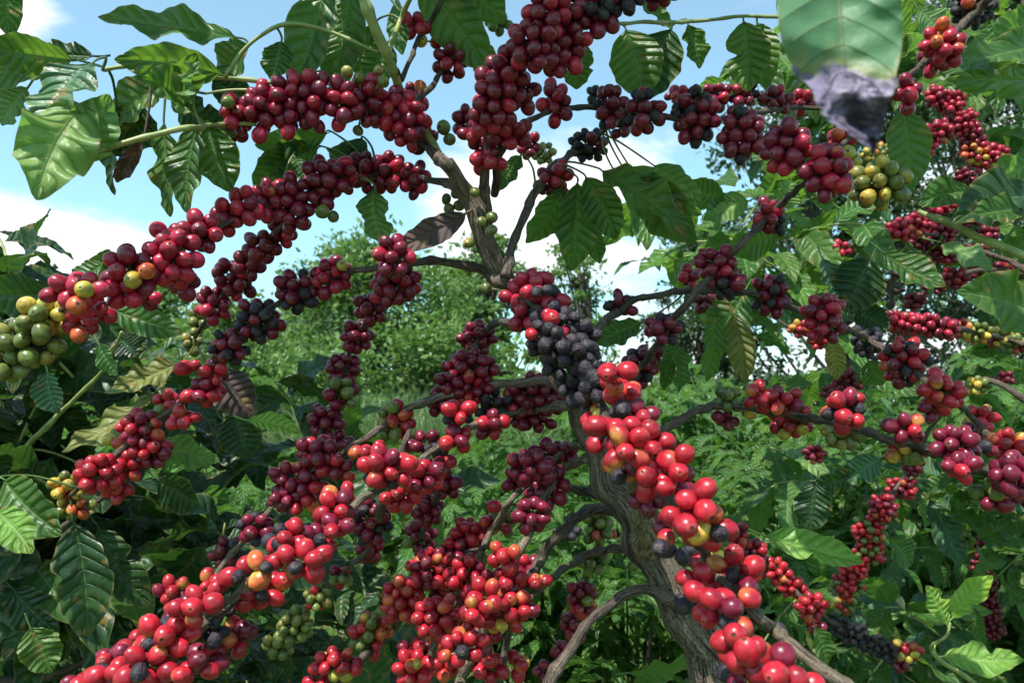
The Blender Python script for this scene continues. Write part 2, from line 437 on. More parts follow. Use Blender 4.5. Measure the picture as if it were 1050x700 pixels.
HUE = {
 'R': (0.41, 0.013, 0.025), 'C': (0.38, 0.013, 0.038), 'D': (0.18, 0.007, 0.027), 'K': (0.024, 0.017, 0.025),  # D: maroon fruit, with some shade put into the colour as well
 'G': (0.115, 0.15, 0.032), 'Y': (0.56, 0.40, 0.055), 'O': (0.54, 0.10, 0.03),
}
def cherry_geo(c, axis, R, kind, hi, r):
    V0, Q, T = TPL_HI if hi else TPL_LO
    V = V0.copy()
    e = r.uniform(0.85, 1.0, 2)
    V[:, 0] *= e[0]; V[:, 1] *= e[1]; V[:, 2] *= r.uniform(0.98, 1.15)
    pole = V0[:, 2]
    if kind == 'K':
        ph = r.uniform(0, 6.28, 4)
        d = 0.05 * np.sin(V0[:, 0] * 4 + ph[0]) * np.sin(V0[:, 1] * 5 + ph[1]) + 0.035 * np.sin(V0[:, 2] * 8 + ph[2] + V0[:, 0] * 5)
        V = V * (0.93 + d[:, None])
    else:
        ph = r.uniform(0, 6.28, 3)
        V = V * (1 + 0.03 * np.sin(V0[:, 0] * 3 + ph[0]) + 0.03 * np.sin(V0[:, 1] * 3 + ph[1]) - 0.05 * np.clip(V0 @ norm(r.normal(size=3)) - .6, 0, 1) * 2)[:, None]
    a, s, n = frame_of(axis, np.array([0.2, 0.3, 0.9]))
    W = (V[:, 0:1] * s + V[:, 1:2] * n + V[:, 2:3] * a) * R + c
    base = np.array(HUE[kind]) * r.uniform(0.78, 1.18)
    col = np.repeat(base[None], len(V), 0)
    dirn = norm(r.normal(size=3)); g = V0 @ dirn
    x = r.random()
    if kind in 'RC':
        if x < (0.26 if kind == 'R' else 0.06):      # blushes to orange on one side
            f = np.clip(g * 0.9 - 0.1, 0, 1)[:, None] * 0.7
            col = col * (1 - f) + (np.array([0.60, 0.20, 0.05]) if r.random() < .6 else np.array([0.58, 0.36, 0.06])) * f
        elif x < 0.55:
            f = np.clip(g, 0, 1)[:, None] * 0.8
            col = col * (1 - f) + np.array([0.20, 0.008, 0.02]) * f
    elif kind == 'D':
        f = np.clip(g * 0.8 + 0.1, 0, 1)[:, None] * (0.7 if x < 0.5 else 0.2)
        col = col * (1 - f) + np.array([0.08, 0.006, 0.02]) * f
    elif kind == 'G':
        f = np.clip(g, 0, 1)[:, None] * (0.8 if x < 0.4 else 0.2)
        col = col * (1 - f) + np.array([0.34, 0.26, 0.05]) * f
    elif kind == 'O':
        f = np.clip(g * 1.2 + 0.1, 0, 1)[:, None] * 0.9
        col = col * (1 - f) + (np.array([0.42, 0.016, 0.02]) if x < 0.6 else np.array([0.60, 0.38, 0.06])) * f
    elif kind in 'YO':
        f = np.clip(g + 0.1, 0, 1)[:, None] * 0.75
        col = col * (1 - f) + (np.array([0.50, 0.10, 0.03]) if x < 0.6 else np.array([0.30, 0.32, 0.06])) * f
    # the navel: a dark scar with a paler ring
    ang = np.arccos(np.clip(V0[:, 2] / (np.linalg.norm(V0, axis=1) + 1e-9), -1, 1))
    ns = r.uniform(0.6, 1.05)
    tipm = np.clip((0.23 * ns - ang) / 0.05, 0, 1)[:, None]
    col = col * (1 - tipm * 0.85) + np.array([0.03, 0.018, 0.012]) * tipm * 0.85
    ring = np.exp(-((ang - 0.33 * ns) / 0.07) ** 2)[:, None] * 0.30
    col = col * (1 - ring) + np.array([0.35, 0.22, 0.12]) * ring
    dry = np.full(len(V), 1.0 if kind == 'K' else 0.0)
    return W, Q, T, np.clip(col, 0, 1), dry
# ---------------------------------------------------------------- what stands where (x y half-width half-height cherry-size kinds)
MAIN = """
243 118 17 26 17 RRRRD; 268 112 20 32 17 RRD; 295 105 22 35 17 RD; 322 103 22 35 17 RD; 350 108 20 28 17 RDD; 375 105 20 28 16.5 RD
398 115 20 28 16 DDR; 420 125 20 30 16 DDRR; 436 145 14 14 15 D; 425 98 16 15 15 DDDO; 318 78 14 12 14 D; 240 140 12 10 15 GDR
427 27 16 14 15 RRRR; 447 43 9 12 14.5 RD; 463 62 18 22 14.5 DDR; 512 24 14 12 13 GGG
595 10 24 20 18 RDDD; 562 18 25 24 18.5 RDD; 582 42 25 20 18 DDR; 615 15 22 22 18 KKDD; 642 0 22 16 18 KKD; 672 -4 26 12 17 DKD
545 48 28 26 18.5 RDDD; 572 62 22 20 18 DDR; 520 75 25 24 17.5 DDR; 510 100 25 26 17.5 DDDR; 532 95 20 18 17 D; 503 120 22 22 17 DDR
495 138 25 16 16 RDDD; 522 137 22 18 16 DDR; 478 123 14 16 14 D; 500 163 20 15 16 DRR; 542 150 12 16 12 RD; 558 158 12 13 9.5 GG
570 105 16 25 15 RRD; 610 98 13 12 13 K; 625 110 18 25 15 KDDD; 603 150 24 18 13 KKKKD; 568 183 20 20 14 RRD; 660 112 22 25 16 DDRDK
640 128 14 18 14 KD; 713 120 27 32 15.5 KDDK; 700 98 17 10 11 RRD; 735 98 20 15 12.5 RDD; 765 98 20 15 12.5 RDK; 795 102 20 14 12.5 RDD; 822 104 14 13 12 RD
762 138 25 33 16 DDDKD; 806 152 25 28 18 RDD; 850 176 26 28 18.5 RRRD; 862 142 15 14 15 ORR; 903 190 33 28 17 YGGYG
425 183 18 20 15 DRD; 395 178 20 22 15 DDR; 373 177 18 20 15 D; 347 182 22 22 16 DDDR; 325 190 20 26 16 D; 300 208 22 30 16 D; 276 207 20 24 16 DR
250 210 18 22 17 RDR; 232 225 17 20 17 RD; 207 240 24 23 18.5 RRD; 178 264 27 30 19.5 RRR; 172 240 18 12 18.5 RR; 187 290 18 16 18 D
133 283 28 30 20 RRRRD; 148 308 17 12 18 DR; 78 298 34 22 21 RRRR; 98 318 18 20 20 RR; 45 325 30 24 20 OYGGYG; 30 352 34 28 19.5 GGG; 82 335 18 18 20 ROD; 8 372 22 24 19.5 G
290 235 17 20 15 DDR; 270 252 20 20 15 D; 240 286 22 22 14 DDR; 256 272 16 16 14.5 D; 220 312 17 20 14 DRR; 203 330 11 18 12.5 GGY; 196 352 11 13 12 G
405 262 22 22 17 DDR; 405 290 25 24 15 DDR; 340 283 20 22 15 DR; 305 300 24 25 15 DDDK; 265 328 26 25 15 KKD; 237 357 24 22 15 DDDRK
218 383 18 16 15 RD; 193 378 13 10 15 R; 210 402 22 16 15 RRD; 172 414 16 16 14 OGRR; 188 428 18 14 15 R; 142 440 24 20 14.5 RRD; 118 452 13 9 14 YOY; 155 462 22 18 14.5 RD; 130 478 18 18 14.5 RR
100 485 24 22 15 RR; 118 500 18 15 14.5 RR; 68 500 18 18 13.5 YYGG; 78 518 20 14 13.5 GOG
382 316 20 18 14 DDK; 366 345 18 17 13.5 D; 352 378 20 18 13.5 D; 350 405 19 19 14 DDG; 333 430 20 18 14 D; 342 455 20 16 14 D; 325 465 22 20 15 DDR; 300 490 22 18 15 D; 318 500 20 16 15 DR; 345 478 18 16 15 DRR
405 430 21 24 14.5 RRGO; 295 508 18 16 15 DR; 312 512 14 12 15 ODR; 262 540 19 20 15 DDK; 235 567 19 18 14 DDK; 222 592 16 14 14 RD
490 346 20 18 13.5 D; 482 378 26 22 14 D; 465 395 20 20 14 D; 485 398 22 18 14 DDR; 452 412 16 14 14 D
505 415 24 18 14 K; 478 412 15 14 14 R; 550 405 30 25 14 D; 522 418 14 16 14 RRD; 575 400 18 22 13 D; 545 428 22 16 14 D; 503 436 20 15 15 RD
470 424 22 16 16 RRRK; 435 455 20 16 15.5 KKD; 468 450 18 16 16 RRD; 395 480 32 22 18 RRRR; 430 490 24 22 17 RRRD; 412 508 24 14 17 RR; 450 475 19 18 15.5 DRK; 380 463 20 12 16 R
455 495 16 18 14 D; 440 522 16 18 13.5 D; 432 550 18 20 12.5 DDG; 380 535 24 26 14 DK; 378 563 14 14 12 D; 348 590 14 14 12 GRD; 325 612 15 16 12 GGR; 302 640 20 20 12 G; 285 662 16 14 12 G
345 522 22 20 19.5 RRRR; 320 545 20 14 17 KKK; 300 552 24 22 21 RRRK; 312 575 26 20 22 RRR; 345 540 18 14 20 RRD; 272 582 22 18 22 RRO; 270 606 20 18 20.5 RR
218 596 17 14 16 RGRD; 245 588 18 15 21 RR; 200 620 28 22 22.5 RRRO; 218 645 24 20 21 K; 242 652 16 22 20 RRD; 172 652 30 20 22.5 RRR; 150 680 32 20 23 RRR; 118 690 24 18 22 RR; 200 685 24 16 23 RRR; 178 606 20 14 15 RD; 140 662 20 14 16 DR; 95 703 22 14 20 R
545 478 25 20 15.5 D; 562 468 20 16 14 D; 578 464 16 14 14 D; 530 492 17 16 14 D; 560 507 22 16 15 D; 547 527 24 20 16 D; 568 492 16 16 15 D; 505 518 8 8 15 R; 520 535 12 14 14 GR
478 545 18 14 14 R; 474 563 20 18 14 RRD; 497 542 14 12 14 R; 480 592 27 22 15 RRD; 440 582 25 25 14.5 RRD; 462 573 18 16 14 RD; 480 612 18 12 14 DDR
515 568 17 16 17 RRO; 522 588 20 14 17 RRO; 545 596 16 10 16 RR; 500 612 22 18 17.5 RR; 526 620 26 22 17 RRD; 488 626 20 16 18 RR; 512 636 24 12 17 RY; 448 634 27 26 16 RR; 470 652 18 14 15 R
475 664 28 20 18 RR; 502 682 20 18 17 RR; 458 682 20 16 15 ROYR; 424 685 22 18 16 ROR; 532 682 14 14 16 ORR; 425 668 20 14 15 RRD
412 613 22 25 14.5 RRRO; 380 650 20 26 14 GGRO; 345 682 28 18 15 RRRY; 395 640 14 18 13 GD; 325 700 18 10 15 RR
582 546 15 11 11 K; 615 540 18 20 13 GRG; 608 576 17 16 13 G; 596 612 17 22 12.5 DDRG; 590 642 16 18 12 D; 575 667 12 14 12 D; 560 687 12 14 12 D; 648 580 7 7 13 G
545 290 22 16 17 RRR; 529 302 14 18 16 RD; 562 306 20 16 17 KKR; 540 325 18 18 17 RRK; 572 332 27 22 18 KKKKR; 560 352 22 18 18 K; 592 348 24 20 18 K; 575 372 26 20 18 K; 602 375 20 22 18 K; 588 395 22 16 18 KK; 596 412 18 14 18.5 K; 606 385 15 14 19.5 K
632 380 21 13 22 RR; 606 402 14 12 20 KDK; 632 398 20 16 21 OR; 612 425 16 15 20 OOY; 645 406 18 18 20 RRD; 632 420 14 13 19 K; 655 428 22 20 22 RRD; 630 442 24 20 23 RRR; 668 452 22 20 23 RR; 642 460 26 24 24 RRR; 614 447 16 16 22 RR; 640 480 20 18 23 RRO; 695 478 18 22 24 RRR; 672 492 26 18 24 RRR; 668 512 22 14 20 D; 690 530 14 12 18 D
695 503 14 13 21 YO; 715 512 20 20 25 RRR; 700 532 22 20 25 RRO; 728 540 24 20 25 ROR; 698 565 20 12 20 K; 680 545 18 14 24 OR
732 578 12 13 21 Y; 752 582 24 20 24 RRR; 772 580 16 14 21 KKR; 712 595 22 18 25 RR; 742 600 26 18 23 RRR; 768 605 20 18 25 RR; 705 622 18 14 22 K; 738 618 24 16 26 RR; 742 635 16 14 26 RK; 752 655 20 20 28 RR; 772 675 24 22 29 RR; 800 685 24 22 30 RR; 745 668 18 16 26 R; 828 700 18 16 30 RRR; 798 645 11 11 23 K; 776 698 14 12 26 YO
967 45 22 24 16 RRRO; 997 10 24 22 14 KKKK; 932 95 14 21 16 RDR; 960 62 16 14 15 RD
790 222 20 22 14.5 DDKR; 735 272 22 22 15 DDR; 747 292 18 18 15 DK; 725 310 15 14 12 D; 708 283 12 12 13 RD; 681 337 22 20 15 DDDK; 655 376 20 22 13.5 DDDK; 672 365 12 12 13 D
637 313 19 16 14 DDDK; 790 303 20 25 14 DDDK; 845 325 22 27 15 RRD; 888 350 19 18 12.5 K; 928 370 25 27 14 RRKD; 968 400 24 21 15.5 RRR; 958 418 18 14 14 RDD; 1005 428 20 14 13 ROYR; 1000 443 18 13 13.5 RD; 1037 460 22 22 15.5 ROR
745 410 16 14 14 G; 745 430 16 10 14 D; 766 420 10 12 14 GGY; 778 408 18 16 15 DRR; 806 410 20 16 15 RRD; 812 430 22 20 14 ROYR; 865 421 26 22 18 RRR; 865 447 24 13 14.5 G; 930 438 22 18 17.5 RDD; 930 460 25 15 16.5 OGGR; 980 456 24 22 18 D; 983 480 20 18 19 DRR; 1040 488 24 26 19 D; 1022 508 22 16 18 DG; 1008 460 14 14 17 DK; 1045 510 14 14 18 D
612 398 18 16 20.5 K; 600 415 14 14 19.5 KKD; 590 362 22 20 19 K; 552 300 16 12 18 KKR; 568 345 20 16 19 K; 640 415 12 10 21.5 K; 185 628 20 18 20 RRD; 160 665 22 20 22 RR; 135 672 22 18 21 RRD; 215 612 18 14 21 RR; 230 630 16 14 20 KR; 255 612 16 16 20 RRD; 285 560 16 16 20 RRD; 325 555 20 16 20 RD; 290 592 16 14 20 RR; 350 508 18 14 18 RR; 110 675 18 16 20 RRD; 80 700 18 12 20 RR; 175 690 24 16 22 RR; 215 670 20 16 21 RRD
720 590 20 18 22 RRD; 755 600 22 20 23 RRD; 735 630 20 16 24 RR; 760 640 18 16 25 RRD; 785 665 18 18 26 RRD; 755 690 20 16 27 RR; 790 700 20 14 28 RR; 815 692 18 16 27 RRO; 668 475 18 18 22 RRD; 690 490 16 16 22 RRD; 650 450 20 20 21 RRD; 705 520 16 16 23 RRD; 735 530 16 14 22 RD; 720 550 18 14 24 RRK
520 600 20 18 15 RRD; 540 580 14 14 15 RD; 500 635 20 16 16 RRD; 465 640 16 16 15 RRD; 490 650 20 16 16 RR; 450 600 18 18 14 RRD; 460 660 18 14 15 RRD
"""
SINGLES = """
234 105 16 G; 226 146 14 G; 389 72 13 G; 403 74 13 G; 393 84 13 G; 335 71 13 G; 356 74 13 G; 368 80 12 G; 455 131 16 G; 461 143 14 G; 367 134 12 G; 437 133 14 O
482 35 12 R; 498 48 12 G; 432 42 15 Y; 458 205 12 G; 468 198 13 G; 470 211 13 G; 461 213 12 G; 487 197 12 G; 494 227 12 G; 504 223 13 G; 504 236 13 G; 481 249 13 G; 498 295 13 G; 331 217 16 G; 342 222 13 G
136 287 20 Y; 86 298 21 Y; 79 312 21 O; 150 278 18 O; 351 272 13 Y; 870 157 19 Y; 878 166 12 Y; 865 190 18 R; 566 326 19 R; 630 397 20 O; 606 436 15 Y; 506 624 13 Y; 527 565 14 O; 523 528 12 G; 519 542 13 R; 550 598 14 R; 560 595 13 R; 993 3 15 O; 678 562 22 K; 735 573 21 Y; 640 421 18 K; 545 343 15 R; 659 484 20 R
428 680 12 Y; 797 419 14 O; 822 440 14 Y; 940 470 16 G
"""
RIGHT = """
757 548 12 14 10 RD; 775 565 14 14 10 RD; 796 585 16 14 10 R; 812 602 16 12 10 R; 832 622 18 14 10.5 RRO; 836 640 12 8 10 RD; 858 640 16 14 9.5 K; 876 650 17 13 9.5 K; 895 660 17 12 9.5 K; 911 668 13 11 9.5 K; 930 668 17 11 9.5 RRY; 924 681 15 9 9 KD
936 475 12 14 8 D; 925 500 16 13 8 DR; 906 520 17 15 8.5 RRD; 890 545 17 16 8.5 RRG; 890 566 17 14 8.5 RGR; 876 582 16 14 8.5 R; 868 602 18 14 8.5 RRG; 866 620 15 10 8 GYR
1008 560 10 14 6.5 D; 1008 582 11 14 6.5 D; 1011 603 12 14 6.5 D; 1014 625 12 14 6.5 D; 1019 645 12 12 6.5 D
960 100 12 13 8 DR; 976 106 14 14 8 R; 986 126 17 16 8 R; 964 136 16 14 8.5 R; 952 150 9 9 8.5 R; 996 142 14 12 8 RD; 1000 155 16 12 8 RO; 1012 163 18 13 8 RYR; 1026 160 9 10 8 R; 990 182 12 10 7.5 D; 902 160 19 14 8 YG
963 212 17 9 8 R; 925 236 20 12 8.5 RRO; 942 228 14 12 8.5 R; 907 242 17 10 8 YYG; 893 252 18 12 8 YYG; 862 255 14 9 8.5 ROR; 966 238 15 14 8 D; 969 258 16 15 8 DR; 945 250 14 10 8 D; 1000 262 14 14 8 D; 979 285 13 13 8.5 DR; 1030 276 12 10 8 DR; 1004 280 12 9 8 D; 938 309 12 12 8 D; 958 295 12 9 8 D; 993 225 12 10 8 D; 1012 240 12 10 8 D
922 330 20 13 10 R; 946 333 20 13 10 R; 970 337 17 13 10 RD; 988 337 13 12 9 ORY; 1004 342 14 13 9 GYG; 1024 347 18 12 8.5 YGR; 1042 352 12 11 8.5 GRG; 870 390 15 14 8 D; 852 404 12 9 7.5 D; 895 385 12 10 8 DG; 1000 396 15 11 9 YG; 820 337 15 10 9 YRO; 842 350 16 9 9 RRO; 835 465 12 11 8 DDR; 1030 388 10 8 8 D; 885 303 9 9 8 D
"""
# branches of the main tree: x y depth width-px
BR = [
 ('branch', 'pale', [(665,560,.74,28),(650,500,.70,14),(655,470,.6,10)]),
 ('branch', 'branch', [(462,172,.76,14),(445,158,.73,11),(425,132,.71,8),(400,120,.70,6),(350,110,.69,5),(300,108,.68,5),(262,118,.67,5),(236,125,.66,6)]),
 ('branch', 'branch', [(478,196,.79,12),(452,187,.78,8),(430,182,.77,7),(395,180,.76,6),(350,188,.74,5.5),(310,205,.73,5.5),(262,213,.71,5.5),(215,240,.66,5.5),(170,262,.62,5.5),(130,284,.60,6),(80,308,.59,6),(35,335,.60,6),(-20,370,.6,6)]),
 ('branch', 'branch', [(520,292,.82,14),(500,280,.82,11),(470,270,.81,9),(435,268,.80,8),(400,272,.80,7),(355,280,.80,6),(320,294,.80,6),(290,308,.80,6),(262,328,.80,6),(235,357,.80,6),(207,385,.80,7),(190,408,.80,6),(150,440,.81,6),(115,470,.81,6),(72,508,.84,5)]),
 ('branch', 'branch', [(318,200,.75,5),(292,228,.77,4.5),(262,258,.8,4),(238,288,.83,4),(218,318,.86,4),(200,345,.88,3.5)]),
 ('branch', 'branch', [(405,275,.82,5),(394,296,.85,5),(380,322,.88,5),(364,348,.89,5),(352,378,.89,4.5),(346,405,.89,4.5),(334,432,.88,4.5),(322,462,.86,4.5),(305,495,.86,4)]),
 ('branch', 'pale', [(610,392,.80,12),(570,392,.81,10),(530,392,.82,9),(495,398,.83,8.5),(455,406,.84,8.5),(420,418,.84,8),(392,438,.84,6.5),(360,458,.83,6),(322,486,.82,5.5),(285,514,.81,5.5),(256,548,.80,5.5),(232,574,.80,6),(210,606,.79,5),(180,640,.8,4)]),
 ('branch', 'pale', [(585,415,.80,10),(545,420,.78,8),(505,430,.76,8),(482,438,.74,8),(440,465,.71,7),(405,490,.69,7),(368,515,.65,8),(330,545,.61,9),(288,568,.57,10),(235,618,.54,11),(180,662,.52,11),(120,712,.5,11)]),
 ('branch', 'branch', [(535,335,.80,10),(512,330,.82,8),(497,340,.85,6),(484,362,.87,5),(472,382,.88,5),(460,402,.88,4)]),
 ('branch', 'branch', [(420,440,.84,5),(405,480,.85,6),(388,530,.87,9),(380,560,.95,5),(350,588,1.0,4),(325,612,1.02,4),(300,642,1.03,3.5),(280,672,1.04,3)]),
 ('branch', 'branch', [(460,440,.82,5),(455,480,.86,5),(444,520,.9,4.5),(432,552,.96,4)]),
 ('branch', 'pale', [(602,455,.82,9),(580,460,.82,7),(555,485,.82,6),(527,509,.83,6),(507,540,.84,6.5),(488,574,.84,6.5),(465,616,.82,7),(450,648,.79,7),(435,690,.77,7),(428,715,.76,7)]),
 ('branch', 'pale', [(620,470,.8,9),(590,474,.79,8),(565,495,.78,8),(545,540,.76,8),(530,570,.74,9),(517,599,.72,9),(493,653,.69,10),(476,690,.67,11),(466,720,.66,11)]),
 ('branch', 'branch', [(500,560,.86,5),(470,570,.87,6),(440,592,.86,6),(415,628,.86,7),(398,652,.86,7),(370,676,.84,7),(338,712,.82,6)]),
 ('branch', 'branch', [(655,532,.78,16),(640,526,.79,13),(613,521,.80,11),(590,531,.81,11),(567,556,.82,11),(547,583,.83,10),(533,615,.85,9),(522,650,.86,8),(512,690,.88,7),(508,720,.88,7)]),
 ('branch', 'branch', [(665,575,.78,14),(647,563,.79,10),(617,564,.81,8),(593,574,.82,8),(567,592,.84,7),(545,612,.86,6),(525,640,.88,5)]),
 ('branch', 'branch', [(700,620,.74,18),(673,606,.75,12),(650,606,.74,10),(630,615,.74,10),(603,640,.72,10),(587,660,.71,11),(572,684,.70,12),(560,710,.69,12)]),
 ('branch', 'branch', [(622,512,.82,10),(600,503,.86,9),(578,500,.90,7)]),
 ('branch', 'branch', [(618,524,.9,6),(612,560,.96,5),(600,602,.98,4),(590,642,1.0,4),(566,692,1.03,3)]),
 ('branch', 'branch', [(500,215,.80,12),(496,180,.78,10),(502,140,.75,9),(512,100,.70,8),(530,70,.68,7),(560,35,.67,7),(600,10,.67,7),(650,-10,.68,6),(700,-25,.7,5)]),
 ('branch', 'branch', [(508,200,.83,9),(512,160,.81,8),(535,130,.80,6),(565,114,.80,5.5),(600,110,.80,6),(640,114,.79,6),(680,120,.78,6),(715,124,.78,6),(750,120,.85,5),(800,112,.95,5),(850,110,1.0,4)]),
 ('branch', 'branch', [(518,283,.80,12),(525,255,.81,9),(540,215,.82,9),(560,180,.84,8),(583,160,.88,7),(605,148,.92,6),(625,128,.95,4)]),
 ('branch', 'greenstem', [(470,190,.79,10),(445,150,.76,9),(415,105,.75,9),(402,70,.75,9),(393,45,.74,11),(380,20,.73,10),(368,-10,.72,10),(350,-60,.7,9)]),
 ('branch', 'branch', [(405,72,.75,8),(412,82,.77,6),(420,62,.79,5),(428,44,.80,4.5),(440,24,.81,5.5),(455,-5,.82,6),(470,-50,.83,6)]),
 ('branch', 'greenstem', [(398,58,.75,6),(403,40,.76,5),(412,18,.77,5),(424,-10,.78,5),(440,-50,.79,5)]),
 ('branch', 'branch', [(420,108,.74,6),(440,92,.8,6),(452,75,.82,5),(465,62,.84,4)]),
 ('branch', 'greenstem', [(500,52,.9,4),(490,45,.9,5),(478,50,.9,5),(475,40,.9,3)]),
 ('branch', 'greenstem', [(388,54,.76,3.5),(360,42,.76,4),(328,29,.76,4),(290,26,.76,4.5),(268,36,.76,4),(250,52,.76,4),(232,76,.76,3.5)]),
 ('branch', 'greenstem', [(262,128,.66,4),(236,127,.65,4.5),(210,130,.64,5.5),(185,133,.63,6),(150,140,.62,6),(115,151,.61,6),(90,158,.6,5)]),
 ('branch', 'greenstem', [(290,86,.72,4),(230,80,.71,4.5),(178,74,.70,5),(135,68,.69,4),(105,72,.68,4)]),
 ('branch', 'greenstem', [(300,94,.74,3),(250,92,.74,3.2),(210,96,.74,3)]),
 ('branch', 'greenstem', [(470,260,.7,0.1),(455,262,.7,0.1)]),
 ('branch', 'greenstem', [(610,24,.85,3),(640,24,.84,3.5),(665,23,.84,4),(700,23,.84,4),(730,20,.84,3.5),(770,17,.84,3.5),(830,18,.85,3.5)]),
 ('branch', 'branch', [(600,410,.80,10),(630,392,.79,8),(660,372,.78,7),(695,322,.77,7.5),(726,286,.77,7.5),(748,262,.78,8),(778,232,.78,7),(802,208,.78,6.5),(830,183,.77,6),(862,150,.76,5),(900,112,.76,6),(930,80,.76,6),(952,60,.76,6.5),(980,32,.76,7),(1000,12,.76,7.5),(1030,-15,.76,8)]),
 ('branch', 'branch', [(590,352,.79,12),(608,342,.82,9),(624,326,.84,8),(648,309,.85,7),(680,301,.85,6.5),(710,298,.85,6.5),(750,300,.85,6),(775,302,.86,6.5),(805,313,.86,7),(832,322,.86,6),(870,338,.86,6),(895,350,.86,6),(920,368,.86,7),(945,387,.85,7),(968,402,.84,6),(990,420,.84,6),(1012,444,.84,6),(1040,468,.84,6),(1070,500,.84,6)]),
 ('branch', 'branch', [(640,475,.80,16),(668,452,.80,10),(690,434,.80,9),(712,422,.80,9),(735,416,.81,8),(760,417,.81,6),(785,422,.80,6),(820,427,.78,8),(848,432,.76,9),(880,440,.74,9),(910,450,.73,9),(945,460,.72,9),(970,468,.72,8),(1000,480,.70,9),(1030,494,.68,9),(1070,512,.66,9)]),
 ('branch', 'branch', [(530,292,.76,11),(556,322,.74,9),(580,362,.72,9),(606,400,.64,9),(630,440,.56,10),(660,475,.53,11),(690,515,.51,12),(715,552,.50,12),(728,580,.49,12)]),
 ('branch', 'pale', [(722,572,.52,12),(748,600,.48,12),(775,628,.46,12),(800,652,.44,13),(835,680,.43,14),(880,712,.42,14)]),
]
TRUNK = [(800,1500,.80,70),(770,1000,.78,66),(752,800,.77,62),(738,705,.76,58),(722,660,.76,56),(700,622,.77,50),(680,590,.77,46),(664,560,.78,44),(650,530,.78,42),(628,498,.79,38),(612,465,.80,32),(602,440,.80,28),(590,415,.80,24),(572,385,.80,20),(556,355,.80,18),(540,325,.80,20),(520,292,.80,24),(505,262,.80,24),(490,225,.79,24),(478,198,.79,22),(468,180,.78,18),(458,166,.77,12)]
